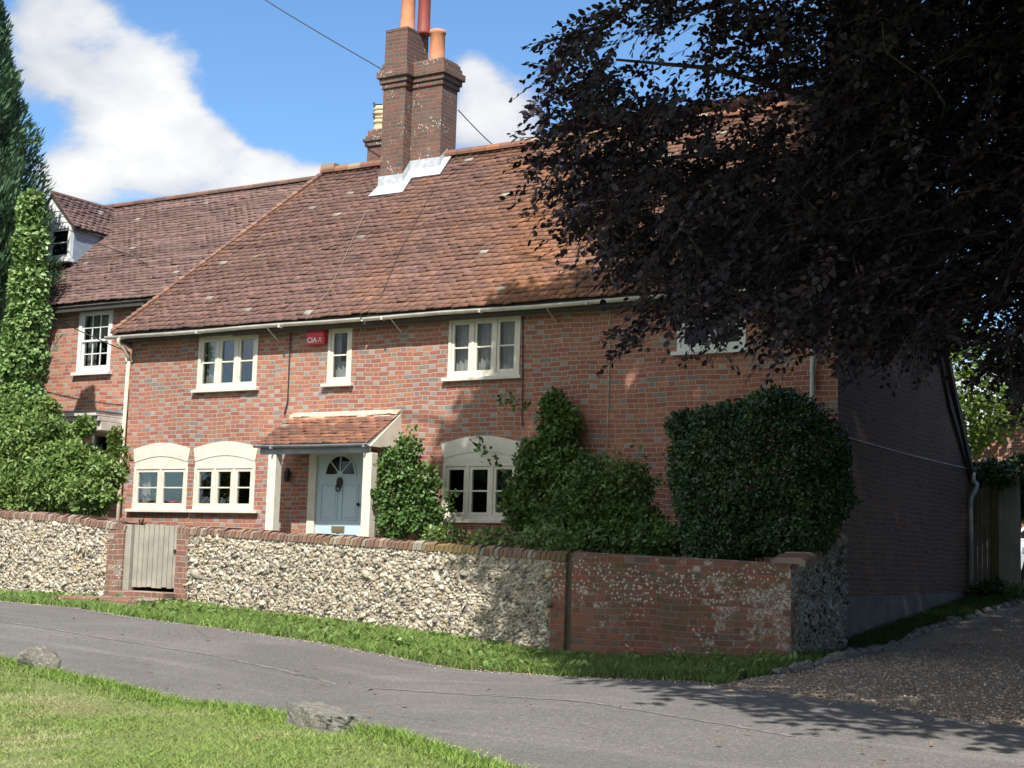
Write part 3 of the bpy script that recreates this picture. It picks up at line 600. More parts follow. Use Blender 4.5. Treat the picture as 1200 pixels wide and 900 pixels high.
# hip bonnet tiles
mb = MB(); a0 = np.array([LX, YE, ZE]); a1 = np.array([HIPX, YR, ZR]); nn = 42
for i in range(nn):
    p0 = a0+(a1-a0)*i/nn+np.array([0,0,.045]); p1 = a0+(a1-a0)*(i+1.5)/nn+np.array([0,0,.02])
    c = random.choice([(.25,.14,.11),(.22,.13,.11),(.30,.17,.12),(.21,.12,.105),(.36,.20,.13)])
    mb.tube([p0, p1], [.058, .042], 6, c)
mb.build('hip_tiles', M_tile, rf)
mb = MB(); mb.box((LX+.28,-.2,3.86),(-.0,-.001,3.90)); mb.box((LX+.3,-.235,3.83),(.05,-.205,3.97)); mb.build('soffit', M_dark, house)
# verge boards at the gable
mb = MB(); mb.prism([(YE,ZE-.03),(YR,ZR-.03),(5.42,2.97),(6.72,1.75),(6.66,1.66),(5.36,2.83),(YR,ZR-.24),(YE+.07,ZE-.16)], 'x', .004, .05); mb.build('verge_board', M_dark, house)

# gutter: half-round lengths
def gutter(x0, x1, z0, z1, r=.058, y=-.30):
    b = MB(); n = 14; sg = max(2, int((x1-x0)/.8)); vs = []; fs = []
    for i in range(sg+1):
        t = i/sg; X = x0+(x1-x0)*t; Z = z0+(z1-z0)*t+.008*math.sin(X*1.7)
        for k in range(9): a_ = math.pi*k/8; vs.append((X, y-r*math.cos(a_), Z-r*math.sin(a_)))
        for k in range(9): a_ = math.pi*(8-k)/8; vs.append((X, y-(r-.008)*math.cos(a_), Z-(r-.008)*math.sin(a_)+.002))
    m_ = 18
    for i in range(sg):
        for k in range(m_): fs.append((i*m_+k, i*m_+(k+1)%m_, (i+1)*m_+(k+1)%m_, (i+1)*m_+k))
    fs += [tuple(range(m_))[::-1], tuple(range(sg*m_, sg*m_+m_))]; b.add(vs, fs)
    X = x0+.4
    while X < x1:
        b.box((X-.015,y-.064,z0-.064),(X+.015,y+.05,z0-.02)); X += 1.9
    return b
gutter(-13.95,-8.02,3.925,3.935).build('gutter', M_plastic, house, smooth=False)
gutter(-7.98,0.06,3.93,3.93,.056).build('gutter', M_plastic, house)
for px, py in ((313,379),(458,370),(640,355)):
    p = at(px, py, -.3); b = MB(); b.tube([(p[0],-.29,3.88),(p[0]+.02,-.02,3.70)], .012, 6); b.build('gutter_bracket', M_plastic, house)
b = MB(); b.tube([(-13.62,-.30,3.90),(-13.62,-.30,3.80),(-13.60,-.2,3.72),(-13.58,-.09,3.62),(-13.58,-.07,3.50)], .042, 10)
b.tube([(-13.58,-.07,3.55),(-13.60,-.07,1.4),(-13.61,-.07,-.45)], .036, 10)
for zz in (3.5,1.48): b.tube([(-13.60,-.07,zz-.05),(-13.60,-.07,zz+.05)], .048, 10); b.box((-13.68,-.04,zz-.02),(-13.52,-.002,zz+.02))
b.build('downpipe', M_pipe, house, smooth=True)
b = MB(); b.tube([(-.34,-.30,3.88),(-.34,-.28,3.8),(-.34,-.08,3.62),(-.34,-.07,3.5),(-.34,-.07,2.05),(-.34,-.07,2.03),(-.34,-.07,-.8)], .036, 10)
for zz in (3.3,2.02): b.tube([(-.34,-.07,zz-.04),(-.34,-.07,zz+.04)], .045, 10)
b.build('downpipe', plain('grey_white_pipe', (.50,.54,.58), (.42,.46,.50), 4, .4), house, smooth=True)
b = MB(); b.tube([(.09,6.62,1.80),(.09,6.62,1.66),(.16,6.60,1.60),(.15,6.55,1.50),(.09,6.5,1.38),(.075,6.5,1.3),(.075,6.5,-.30)], .038, 10); b.build('downpipe', plain('back_pipe', (.5,.52,.54), (.38,.40,.42), 4, .4), house, smooth=True)
b = MB(); p0 = atx(995,513,.02); p1 = atx(1133,549,.02); b.tube([p0+(p1-p0)*t+np.array([.0,0,-.02*math.sin(math.pi*t)]) for t in np.linspace(0,1,9)], .009, 5); b.build('wall_cable', M_wcable, house)
b = MB(); b.tube([at(341,384,-.03), at(339,420,-.03), at(337,470,-.03), at(333,486,-.03)], .011, 5); b.build('wall_cable', M_cable, house)
b = MB(); b.tube([at(612.5,366,-.02), at(612,470,-.02), at(612,500,-.02)], .010, 5); b.build('wall_cable', plain('brown_cable', (.12,.07,.06)), house)
# straight joint strip
b = MB(); b.tube([(-3.55,-.006,3.8),(-3.55,-.006,2.8),(-3.56,-.006,-.6)], .012, 5); b.build('wall_joint', M_mortar, house)

def bars(b, x0, x1, z0, z1, wd, y0, y1):
    b.box((x0,y0,z0),(x0+wd,y1,z1)); b.box((x1-wd,y0,z0),(x1,y1,z1)); b.box((x0+wd,y0,z0),(x1-wd,y1,z0+wd)); b.box((x0+wd,y0,z1-wd),(x1-wd,y1,z1))
def window(par, box, lights, m=M_cream, Y=0, sill=True, head=.05, curtain=None, rows=2, mull=.055, fw=.06, sx=(.07,.07), bottom=.06, name='window'):
    x0, x1, z0, z1 = box; b = MB()
    b.box((x0,Y-.012,z0),(x0+fw,Y+.09,z1)); b.box((x1-fw,Y-.012,z0),(x1,Y+.09,z1)); b.box((x0+fw,Y-.012,z1-head),(x1-fw,Y+.09,z1)); b.box((x0+fw,Y-.012,z0),(x1-fw,Y+.09,z0+bottom))
    ix0, ix1, iz0, iz1 = x0+fw, x1-fw, z0+bottom, z1-head; wl = (ix1-ix0-mull*(lights-1))/lights
    for i in range(lights):
        a_ = ix0+i*(wl+mull)
        if i: b.box((a_-mull,Y-.010,iz0),(a_,Y+.09,iz1))
    fr = b.build(name, m, par, bevel=.004)
    c = MB(); g = MB()
    for i in range(lights):
        a_ = ix0+i*(wl+mull); cs = .048; bars(c, a_+.003, a_+wl-.003, iz0+.003, iz1-.003, cs, Y+.002, Y+.05)
        gx0, gx1, gz0, gz1 = a_+cs+.003, a_+wl-cs-.003, iz0+cs+.003, iz1-cs-.003
        for r_ in range(1, rows): zc = gz0+(gz1-gz0)*r_/rows; c.box((gx0,Y+.008,zc-.012),(gx1,Y+.045,zc+.012))
        g.box((gx0-.006,Y+.028,gz0-.006),(gx1+.006,Y+.032,gz1+.006))
    c.build('casement', m, fr); g.build('pane', M_glass, fr)
    if sill:
        s_ = MB(); s_.box((x0-sx[0],Y-.085,z0-.055),(x1+sx[1],Y+.09,z0)); s_.build('sill', m, fr, bevel=.006)
    if curtain:
        cu = MB(); 
        for (a_, b_, zb, zt, am) in curtain:
            n = max(8, int((b_-a_)/.018)); vs = []; 
            for i in range(n+1):
                X = a_+(b_-a_)*i/n; yy = Y+.15+am*math.sin(i*1.1)+.008*math.sin(i*.37)
                vs += [(X, yy, zb+.02*math.sin(i*.5)), (X, yy+.0, zt)]
            cu.add(vs, [(2*i,2*i+2,2*i+3,2*i+1) for i in range(n)])
        cu.build('curtain', M_curtain, fr)
    return fr
window(house, WIN['w1'], 3, curtain=[(-11.82,-11.62,2.95,3.8,.02)])
window(house, WIN['wn'], 1, curtain=[(-8.9,-8.45,2.95,3.3,.02),(-8.9,-8.78,3.2,3.8,.02)])
window(house, WIN['w3'], 3, curtain=[(-6.42,-5.2,2.92,3.84,.022)])
window(house, WIN['w4'], 2, M_white)
def arch(x0, x1, zb, zt, rise, Y=-.018, mlist=M_cream, n=12, flare=.05):
    b = MB(); top = [(x0-flare+(x1-x0+2*flare)*t, zt-rise+rise*math.sin(math.pi*t)) for t in np.linspace(0,1,n)]
    bot = [(x0+(x1-x0)*t, zb+rise*.9*math.sin(math.pi*t)) for t in np.linspace(0,1,n)]
    # one voussoir-like block per segment
    for i in range(n-1):
        b.prism([bot[i], bot[i+1], top[i+1], top[i]], 'y', Y, .003)
    return b, bot
for key, lights, zt, sxx in (('g1',2,1.97,(.10,.10)),('g2',3,1.97,(.04,.12)),('g3',3,1.97,(.09,.09))):
    x0, x1, z0, z1 = WIN[key]; cu = None
    if key == 'g1': cu = [(-13.3,-13.05,.84,1.5,.015)]
    wf = window(house, WIN[key], lights, Y=.0, sx=sxx, head=.04, curtain=cu)
    b, bot = arch(x0+.01, x1-.01, z1+.09, zt, .115); b.build('arch', M_cream, house)
    t_ = MB(); t_.prism([(x0+.01,z1)]+[(x1-.01,z1)]+[(p[0],p[1]-.002) for p in bot[::-1]], 'y', -.008, .004); t_.build('arch_panel', M_cream, house)
# things on the sills inside
def onsill(name, x, y, label, cat, parts):
    t = thing(name, (x, y, parts[0]), label, cat); return t
def mug(name, x, z, col, label, r=.05, h=.10, cat='pot', y=.2):
    t = thing(name, (x,y,z), label, cat); b = MB(); b.lathe((x,y,z), [(r*.8,0),(r,.3*h),(r,h),(r*.85,h)], 14); b.build('body', col, t, smooth=True)
    b = MB(); b.tube([(x+r*.95,y,z+h*.8),(x+r*1.6,y,z+h*.65),(x+r*1.55,y,z+h*.35),(x+r*.9,y,z+h*.22)], r*.16, 6); b.build('handle', col, t, smooth=True); return t
M_redg = plain('red_glaze', (.60,.05,.03), None, 4, .3); M_pink = plain('pink_glaze', (.62,.35,.32), None, 4, .4); M_whiteg = plain('white_glaze', (.7,.7,.68), None, 4, .35)
for bx_ in (((LX+.52,.235,.70),(-9.92,.42,.80)), ((-7.2,.235,.62),(-4.3,.42,.70))):
    b = MB(); b.box(*bx_); b.build('inner_sill', M_cream, house)
mug('cooking_pot', -12.52, .80, M_redg, 'round red pot on the sill of the two light window, left one', .09, .13)
mug('cooking_pot', -12.22, .80, M_redg, 'wide red pot on the sill of the two light window, right one', .12, .12)
mug('mug', -11.13, .80, M_whiteg, 'white mug behind the middle light of the three light ground floor window', .06, .09, 'mug')
mug('mug', -10.98, .80, M_pink, 'pink mug behind the middle light of the three light ground floor window', .06, .07, 'mug')
t = thing('table_mirror', (-10.58,.25,.80), 'round pink standing mirror behind the right light of the ground floor window', 'mirror')
b = MB(); b.prism([(-10.58+.13*math.cos(a_), .98+.15*math.sin(a_)) for a_ in np.linspace(0,6.1,16)], 'y', .26, .28); b.build('disc', M_pink, t); b = MB(); b.box((-10.64,.24,.80),(-10.52,.32,.83)); b.build('foot', M_pink, t)
t = thing('picture_frame', (-11.6,.25,.80), 'small dark picture frame leaning behind the left light of the ground floor window', 'picture frame')
b = MB(); b.add([(-11.68,.27,.80),(-11.5,.27,.80),(-11.5,.31,1.0),(-11.68,.31,1.0),(-11.68,.285,.80),(-11.5,.285,.80),(-11.5,.325,1.0),(-11.68,.325,1.0)], [(0,1,2,3),(7,6,5,4),(0,4,5,1),(3,2,6,7),(0,3,7,4),(1,5,6,2)]); b.build('frame', M_black, t); 
bushy = [(-12.95,.24,.98,.10,.05,.10)]
bush('potted_plant', (-12.95,.24,.84), 'small spiky potted plant behind the left light of the two light window', 'plant', bushy, 260, .12, .02, L_shrub, stems=2)

# front door
door = house
b = MB(); x0, x1, z0, z1 = WIN['door']; b.box((x0,-.03,z0),(x0+.16,.10,z1)); b.box((x1-.10,-.03,z0),(x1,.10,z1)); b.box((x0+.16,-.03,z1-.12),(x1-.10,.10,z1)); b.box((x0-.05,-.06,z0-.12),(x1+.05,.2,z0)); b.build('door_frame', M_cream, house, bevel=.006)
dx0, dx1, dz0, dz1 = x0+.162, x1-.102, z0+.005, z1-.122; cx = (dx0+dx1)/2
b = MB(); b.box((dx0,.02,dz0),(dx1,.065,dz1))
for a_, c_, lo, hi in ((dx0+.09,cx-.04,.62,1.22),(cx+.04,dx1-.09,.62,1.22),(dx0+.09,cx-.04,-.18,.40),(cx+.04,dx1-.09,-.18,.40)):
    bars(b, a_, c_, lo, hi, .018, .006, .0195); b.box((a_+.045,.010,lo+.045),(c_-.045,.0195,hi-.045))
b.box((dx0,.004,dz0),(dx1,.0195,dz0+.06)); dr = b.build('door', M_door, house, bevel=.004)
b = MB(); R0 = .30; zc = 1.38; arc = [(cx+R0*math.cos(a_), zc+R0*math.sin(a_)) for a_ in np.linspace(0, math.pi, 17)]; b.prism(arc, 'y', .012, .0195); b.build('fanlight', M_darkglass, dr)
b = MB()
for i in range(16):
    a_, c_ = np.linspace(0, math.pi, 17)[i], np.linspace(0, math.pi, 17)[i+1]
    b.prism([(cx+R0*math.cos(a_), zc+R0*math.sin(a_)),(cx+R0*math.cos(c_), zc+R0*math.sin(c_)),(cx+(R0+.03)*math.cos(c_), zc+(R0+.03)*math.sin(c_)),(cx+(R0+.03)*math.cos(a_), zc+(R0+.03)*math.sin(a_))], 'y', -.002, .0195)
b.box((cx-R0-.03,-.002,zc-.03),(cx+R0+.03,.0195,zc))
for a_ in (45,90,135):
    a_ = R_(a_); d_ = np.array([math.cos(a_), math.sin(a_)]); p_ = np.array([-d_[1], d_[0]])*.011; o_ = np.array([cx, zc])
    b.prism([tuple(o_+d_*.05+p_), tuple(o_+d_*.05-p_), tuple(o_+d_*R0-p_), tuple(o_+d_*R0+p_)], 'y', .0, .0115)
b.prism([(cx+.06*math.cos(a_), zc+.06*math.sin(a_)) for a_ in np.linspace(0, math.pi, 9)], 'y', -.001, .0112)
b.build('fanlight_bars', M_door, dr)
b = MB(); b.lathe((0,0,0), [(.01,0)], 3); b = MB(); b.prism([(cx+.055*math.cos(a_), 1.24+.09*math.sin(a_)) for a_ in np.linspace(0, 6.28, 17)[:-1]], 'y', -.02, .0195); b.tube([(cx-.045,-.03,1.20),(cx-.04,-.04,1.12),(cx,-.045,1.09),(cx+.04,-.04,1.12),(cx+.045,-.03,1.20)], .012, 6); b.build('knocker', M_black, dr)
b = MB(); b.box((cx-.13,-.004,.42),(cx+.13,.0195,.52)); b.box((cx-.10,-.009,.45),(cx+.10,-.004,.49)); b.build('letter_plate', plain('brass', (.35,.27,.16), (.28,.22,.14), 6, .35, metallic=.6), dr)
b = MB(); b.lathe((dx1-.07,-.02,.88), [(.0,-.03),(.022,-.02),(.028,0),(.022,.02),(.0,.03)], 10); b.build('knob', M_black, dr)
# porch
PX0, PX1, PY = -9.62, -7.36, -.84
b = MB(); b.prism([(PY-.02,1.80),(0.0,2.36),(0.0,2.30),(PY+.03,1.74)], 'x', PX0+.02, PX1-.02); pr = b.build('porch_roof', M_cream, house)
pp = math.atan2(.54, .84); lenp = math.hypot(.54,.84)+.02
roof_tiles('porch_tiles', M_tile, pr, (PX0,PY-.05,1.795), (1,0,0), (0,math.cos(pp),math.sin(pp)), (0,-math.sin(pp),math.cos(pp)), int(lenp/.1), lambda v: (0, PX1-PX0), 'porch', tw=.17)
b = MB(); b.prism([(-.11,2.37),(0,2.43),(0,2.31),(-.12,2.31)], 'x', PX0-.0, PX1+.0); b.build('mortar_fillet', plain('lime_fillet', (.62,.56,.42), (.5,.45,.35), 20, .95, .8, 50), pr)
for xa in (PX1-.019, PX0-.011):
    b = MB(); b.prism([(PY+.03,1.765),(-.002,2.37),(-.002,1.765)], 'x', xa, xa+.03); b.build('porch_cheek', M_cream, pr)
b = MB(); b.box((PX0+.02,PY-.0,1.66),(PX1-.02,PY+.10,1.77)); b.build('porch_beam', M_bwood, house)
gutter(PX0-.06, PX1+.04, 1.80, 1.80, .045, PY-.06).build('porch_gutter', M_bwood, house)
for xx in (-9.42,-7.46):
    b = MB(); b.box((xx,PY+.0,-.35),(xx+.17,PY+.16,1.66)); b.build('porch_post', M_cream, house, bevel=.01)
b = MB(); b.box((PX0,PY-.1,-.75),(PX1,-.03,-.35)); b.build('porch_step', M_brick_pier, house)
b = MB(); b.box((-9.1,-.3,1.655),(-8.2,-.05,1.67)); 
# wall lantern beside the door
t = thing('wall_lantern', (-9.62,-.08,1.33), 'small dark wall lantern in the shade of the porch', 'lantern')
b = MB(); b.lathe((-9.62,-.10,1.25), [(.03,0),(.055,.05),(.06,.16),(.03,.22),(.0,.25)], 8); b.build('lamp_body', M_black, t)
b = MB(); b.tube([(-9.62,-.005,1.40),(-9.62,-.07,1.44),(-9.62,-.10,1.48)], .01, 6); b.build('bracket', M_black, t)

# alarm box
t = thing('alarm_box', (-9.16,-.04,3.58), 'red burglar alarm box with white CIA lettering under the eaves', 'alarm box')
b = MB(); b.box((-9.36,-.085,3.575),(-8.97,-.004,3.87)); b.box((-9.355,-.10,3.70),(-8.975,-.0855,3.865)); b.build('case', M_red, t, bevel=.008)
def text(body, loc, size, m, parent, name='lettering', ext=.003, rot=(R_(90),0,0), sx=1):
    cu = bpy.data.curves.new(name, 'FONT'); cu.body = body; cu.size = size; cu.extrude = ext; cu.align_x = 'CENTER'; cu.offset = .004
    o = bpy.data.objects.new(name, cu); COL.objects.link(o); o.parent = parent; og = parent_org(parent)
    o.location = (loc[0]-og[0], loc[1]-og[1], loc[2]-og[2]); o.rotation_euler = rot; o.scale = (sx,1,1); cu.materials.append(m)
    dg_ = bpy.context.evaluated_depsgraph_get(); me = bpy.data.meshes.new_from_object(o.evaluated_get(dg_)); o2 = bpy.data.objects.new(name, me); COL.objects.link(o2); o2.parent = parent
    o2.location = o.location; o2.rotation_euler = o.rotation_euler; o2.scale = o.scale; bpy.data.objects.remove(o); return o2
text('CIA', (-9.23,-.089,3.612), .13, M_letter, t)
b = MB(); X = -9.05; Z = 3.66   # small running figure mark
b.tube([(X,-.09,Z+.035),(X-.005,-.09,Z+.005)], .012, 5); b.tube([(X+.003,-.09,Z+.058),(X+.004,-.09,Z+.062)], .012, 6); b.tube([(X-.005,-.09,Z+.005),(X-.03,-.09,Z-.03),(X-.045,-.09,Z-.035)], .008, 5); b.tube([(X-.005,-.09,Z+.005),(X+.015,-.09,Z-.02),(X+.01,-.09,Z-.045)], .008, 5); b.tube([(X-.035,-.09,Z+.02),(X,-.09,Z+.032),(X+.03,-.09,Z+.012)], .006, 5)
b.build('figure_mark', M_letter, t)

# ---------------- chimney stacks
def stack(x0, x1, y0, y1, z0, z1, bands, par_obj=house, name='chimney', m=M_brick_chim):
    b = MB(); b.box((x0,y0,z0),(x1,y1,z1))
    for za, zb, e in bands: b.box((x0-e,y0-e,za),(x1+e,y1+e,zb))
    return b.build(name, m, par_obj, bevel=.012)
cA = (-9.33,-8.83,1.74,2.42); cB = (-8.827,-8.16,1.95,2.46)
bands = [(8.58,8.67,.03),(8.673,8.77,.06),(8.773,8.90,.10),(8.903,8.99,.055),(8.993,9.06,.03)]
s1 = stack(*cA, 6.3, 9.66, bands+[(9.663,9.72,.0)])
s2 = stack(*cB, 6.5, 9.10, bands)
def potm(x, y, z, r, h, m, par_obj, rings=0):
    b = MB(); pr_ = [(r*1.08,0),(r*1.1,.05),(r,.09)]
    if rings:
        for i in range(rings): zz = .1+(h-.15)*(i+1)/rings; pr_ += [(r,zz-.03),(r*1.12,zz-.02),(r*1.12,zz+.01),(r,zz+.02)]
    pr_ += [(r*.94,h-.08),(r*1.06,h-.06),(r*1.06,h),(r*.8,h),(r*.78,h-.2)]
    b.lathe((x,y,z), pr_, 18); return b.build('chimney_pot', m, par_obj, smooth=True)
potm(float(at(478,20,1.96)[0]),1.96,9.70,.135,1.0,M_terra,s1); potm(float(at(497,20,2.24)[0]),2.24,9.70,.12,1.0,M_terra_shaded,s1); potm(float(at(513.5,30,2.2)[0]),2.2,9.09,.145,.62,M_terra,s2)
rcx = float(at(430,180,3.1)[0]); rct = float(at(436,152,3.1)[2]); bx = stack(rcx,rcx+.75,3.1,3.7,6.0,rct,[(rct-.34,rct-.25,.04),(rct-.247,rct-.18,.07),(rct-.177,rct-.10,.03)]); rpx = float(at(446,140,3.3)[0]); potm(rpx,3.3,rct,.13,.50,M_buff,bx,4)
# lead flashing: aprons in front and steps along the right flanks
def rz(y): return ZE+(y-YE)*math.tan(pf)
path = [(cA[0]-.02,cA[2]-.02),(cA[1]+.03,cA[2]-.02),(cA[1]+.03,cB[2]-.02),(cB[1]+.02,cB[2]-.02),(cB[1]+.02,YR-.02)]
outer = [(cA[0]-.12,cA[2]-.17),(cA[1]+.15,cA[2]-.17),(cA[1]+.17,cB[2]-.15),(cB[1]+.12,cB[2]-.15),(cB[1]+.17,YR-.02)]
b = MB(); vs_ = []
for (xa, ya), (xo, yo) in zip(path, outer): vs_ += [(xa,ya,rz(ya)+.26),(xa,ya,rz(ya)+.085),(xo,yo,rz(yo)+.075)]
vs_[12] = (path[4][0], path[4][1], rz(path[4][1])+.13); b.add(vs_, [f_ for i in range(4) for f_ in ((i*3+1,i*3+4,i*3+3,i*3),(i*3+2,i*3+5,i*3+4,i*3+1))])
fl = b.build('flashing', M_leadlight, house); so = fl.modifiers.new('s', 'SOLIDIFY'); so.thickness = .012
for dz_ in (0, .2):
    b = MB(); b.tube([(-9.44,1.85,8.15+dz_),(-9.62,1.85,8.17+dz_)], .012, 5); b.tube([(-9.60,1.85,8.12+dz_),(-9.62,1.85,8.21+dz_)], .02, 6); b.build('wire_insulator', M_black, s1)
if 0: b.tube([(-9.44,1.85,8.15),(-9.62,1.85,8.17)], .012, 5); b.tube([(-9.44,1.85,8.35),(-9.60,1.85,8.36)], .012, 5); b.tube([(-9.60,1.85,8.12),(-9.62,1.85,8.21)], .02, 6); b.tube([(-9.58,1.85,8.31),(-9.60,1.85,8.40)], .02, 6); b.build('wire_insulators', M_black, s1)

# roof wire (lightning/telephone lines laid on the roof)
for (xa, ya), (xb, yb) in (((384,344),(441,224)),((425,288),(352,368))):
    pass
def roofpt(px, py, off=.05):
    d = ray(px, py); k_ = math.tan(pf); t_ = (ZE-YE*k_+CAM[1]*k_-CAM[2])/(d[2]-k_*d[1]); return CAM+d*t_+np.array([0,-.6,.8])*off
for pts_ in (((430,250),(414,284),(400,316),(386,344),(360,376)),((508,225),(488,262),(468,300),(447,352))):
    b = MB(); b.tube([roofpt(*p) for p in pts_], .006, 4); b.build('roof_wire', plain('dull_wire', (.30,.24,.20)) if pts_[0][0] == 430 else M_cable, house)

# ================= NEIGHBOUR HOUSE =================
NY = .6
nb = thing('neighbour_house', (-18,3.5,-.9), 'attached red brick house with plain tile roof, dormer and white sash windows', 'house')
NE = at(60,357,NY-.25); nze = float(NE[2])-.03; NR = at(230,231,3.1); nzr = float(NR[2])
sa = at(93,362,NY); sb = at(130,438,NY); sw = (float(at(92,400,NY)[0]), float(at(131,400,NY)[0]), float(at(110,436,NY)[2]), float(at(110,362,NY)[2]))
dxs = sw[1]-sw[0]; sw2 = (float(at(46.5,420,NY)[0])-dxs, float(at(46.5,420,NY)[0]), sw[2], sw[3])
bw = (float(at(108,520,NY)[0]), float(at(130,520,NY)[0]), -.3, float(at(120,505,NY)[2]))
mb = MB(); holed(mb, -26, -13.5, -1.2, nze+.03, [sw, sw2, bw], NY, .23); mb.build('wall', M_brick_nb, nb)
mb = MB(); mb.box((-26,6.0,-1.2),(-13.5,6.2,nze)); mb.box((-26,NY+.24,-1.2),(-25.8,5.99,nze)); mb.box((-25.79,NY+.24,2.4),(-13.5,5.99,2.5)); mb.box((-13.72,NY+.24,-1.2),(-13.5,5.99,2.39)); mb.box((-25.79,3.6,-1.2),(-13.73,3.7,2.39)); mb.box((-25.79,3.6,2.51),(-13.73,3.7,nze)); mb.build('room', M_room, nb)
YN0, YN1 = NY-.25, 3.1; pn = math.atan2(nzr-nze, YN1-YN0); nsl = math.hypot(nzr-nze, YN1-YN0)
rfn = MB(); rfn.prism([(YN0,nze-.05),(YN1,nzr-.06),(6.4,nze-.3),(6.3,nze-.5),(YN1,nzr-.3),(YN0+.1,nze-.16)], 'x', -26, -10.6); rn = rfn.build('roof', M_dark, nb)
def nspan(v):
    # right end follows the main cottage's hip
    z = nze+v*math.sin(pn); y = YN0+v*math.cos(pn)
    zz = z; tx = LX+(HIPX-LX)*max(0, (zz-ZE))/(ZR-ZE); return (0, tx+.25+26)
roof_tiles('roof_tiles', M_tile, rn, (-26,YN0,nze), (1,0,0), (0,math.cos(pn),math.sin(pn)), (0,-math.sin(pn),math.cos(pn)), int(nsl/.104)+1, nspan, 'nb', sag=lambda u, v: .02*vnoise(u, np.full_like(u, v), 1.4, 12))
mb = MB(); xx = -25.9
while xx < -11.0:
    mb.prism([(YN1+.12*math.cos(a_), nzr+.02+.08*math.sin(a_)) for a_ in np.linspace(-.3, math.pi+.3, 8)], 'x', xx, xx+.30, random.choice([(.2,.12,.10),(.25,.14,.11),(.17,.11,.10)])); xx += .31
mb.build('ridge_tiles', M_tile, rn)
mb = MB(); mb.box((-26,NY-.2,nze-.10),(-13.8,NY-.001,nze-.06)); mb.box((-26,YN0+.03,nze-.14),(-13.75,YN0+.06,nze-.03)); mb.build('eaves', M_dark, nb)
def sash(par, box, Y):
    x0, x1, z0, z1 = box; b = MB(); bars(b, x0, x1, z0, z1, .09, Y-.02, Y+.10); f = b.build('window', M_white, par, bevel=.004)
    c = MB(); g = MB(); zm = (z0+z1)/2
    for (a_, c_, yy) in ((z0+.092, zm+.02, .03), (zm-.02, z1-.092, .0)):
        bars(c, x0+.092, x1-.092, a_, c_, .04, Y+yy+.01, Y+yy+.04)
        for i in (1,2): xc = x0+.13+(x1-x0-.26)*i/3; c.box((xc-.011,Y+yy+.014,a_+.04),(xc+.011,Y+yy+.036,c_-.04))
        zc_ = (a_+c_)/2; c.box((x0+.132,Y+yy+.012,zc_-.011),(x1-.132,Y+yy+.038,zc_+.011)); g.box((x0+.13,Y+yy+.022,a_+.03),(x1-.13,Y+yy+.026,c_-.03))
    c.build('sash', M_white, f); g.build('pane', M_glass, f)
    s_ = MB(); s_.box((x0-.06,Y-.09,z0-.06),(x1+.06,Y+.1,z0)); s_.build('sill', M_white, f)
    cu = MB(); n = 26; vs = []
    for i in range(n+1):
        X = x0+.1+(x1-x0-.2)*.34*i/n; vs += [(X,Y+.17+.02*math.sin(i*1.2),z0+.1),(X,Y+.17+.02*math.sin(i*1.2),z1-.1)]
    cu.add(vs, [(2*i,2*i+2,2*i+3,2*i+1) for i in range(n)]); vs = []
    for i in range(40):
        X = x0+.1+(x1-x0-.2)*i/39; vs += [(X,Y+.2+.012*math.sin(i*1.4),zm),(X,Y+.2+.012*math.sin(i*1.4),z1-.1)]
    cu.add(vs, [(2*i,2*i+2,2*i+3,2*i+1) for i in range(39)]); cu.build('curtain', M_curtain, f)
sash(nb, sw, NY); sash(nb, sw2, NY)
# flat-roofed bay with white cornice
c1 = at(152,503,-.6); zb_ = float(c1[2]); zt_ = float(at(122,480,-.6)[2]); bxl = float(at(66,490,-.6)[0]); 
b = MB(); b.box((bxl,-.6,zb_),(-13.62,NY-.002,zb_+.16)); b.box((bxl-.06,-.68,zb_+.163),(-13.62,NY-.002,zb_+.25)); b.box((bxl-.1,-.74,zb_+.253),(-13.62,NY-.002,zt_-.03)); b.build('bay_cornice', plain('cornice_paint', (.66,.62,.56), (.5,.46,.42), 5, .6), nb, bevel=.01)
b = MB(); b.prism([(-.77,zt_-.027),(NY,zt_+.12),(NY,zt_-.02),(-.77,zt_-.025)], 'x', bxl-.12, -13.6); b.build('bay_roof', M_lead, nb)
b = MB(); bars(b, *bw, .08, NY-.02, NY+.09); f = b.build('door_frame', M_white, nb); g = MB(); g.box((bw[0]+.08,NY+.03,bw[2]+.08),(bw[1]-.08,NY+.034,bw[3]-.08)); g.build('pane', M_glass, f)
# dormer
DY = 1.3
d_tl = at(55,232,DY)
DX1 = float(at(83,300,DY)[0]); DX0 = DX1-1.35; DZ0 = float(at(75,304,DY)[2]); DZ1 = float(at(82,263,DY)[2]); AP = float(at(62,231,DY)[2]); cxd = (DX0+DX1)/2
b = MB(); b.prism([(DX0,DZ1),(DX1,DZ1),(cxd,AP)], 'y', DY, DY+.05); b.build('dormer_gable', M_white, nb)
for i in range(4):
    pass
M_cheek = plain('lead_cheek', (.30,.36,.43), (.24,.30,.37), 5, .6, .1)
for xa in (DX1-.04, DX0):
    b = MB(); b.box((xa,DY+.05,DZ0-.4),(xa+.04,DY+2.2,DZ1)); b.build('dormer_cheek', M_cheek, nb)
b = MB()
for s_ in (-1, 1):
    e_ = (DX1+.07) if s_ > 0 else (DX0-.07); ez = DZ1-.08
    b.add([(e_,DY-.03,ez),(e_,DY+2.6,ez),(cxd,DY+2.6,AP+.06),(cxd,DY-.03,AP+.06),(e_,DY-.03,ez-.05),(e_,DY+2.6,ez-.05),(cxd,DY+2.6,AP),(cxd,DY-.03,AP)], [(0,1,2,3),(7,6,5,4),(0,3,7,4),(1,5,6,2),(0,4,5,1)], (.20,.15,.14))
dro = b.build('dormer_roof', M_dark, nb)
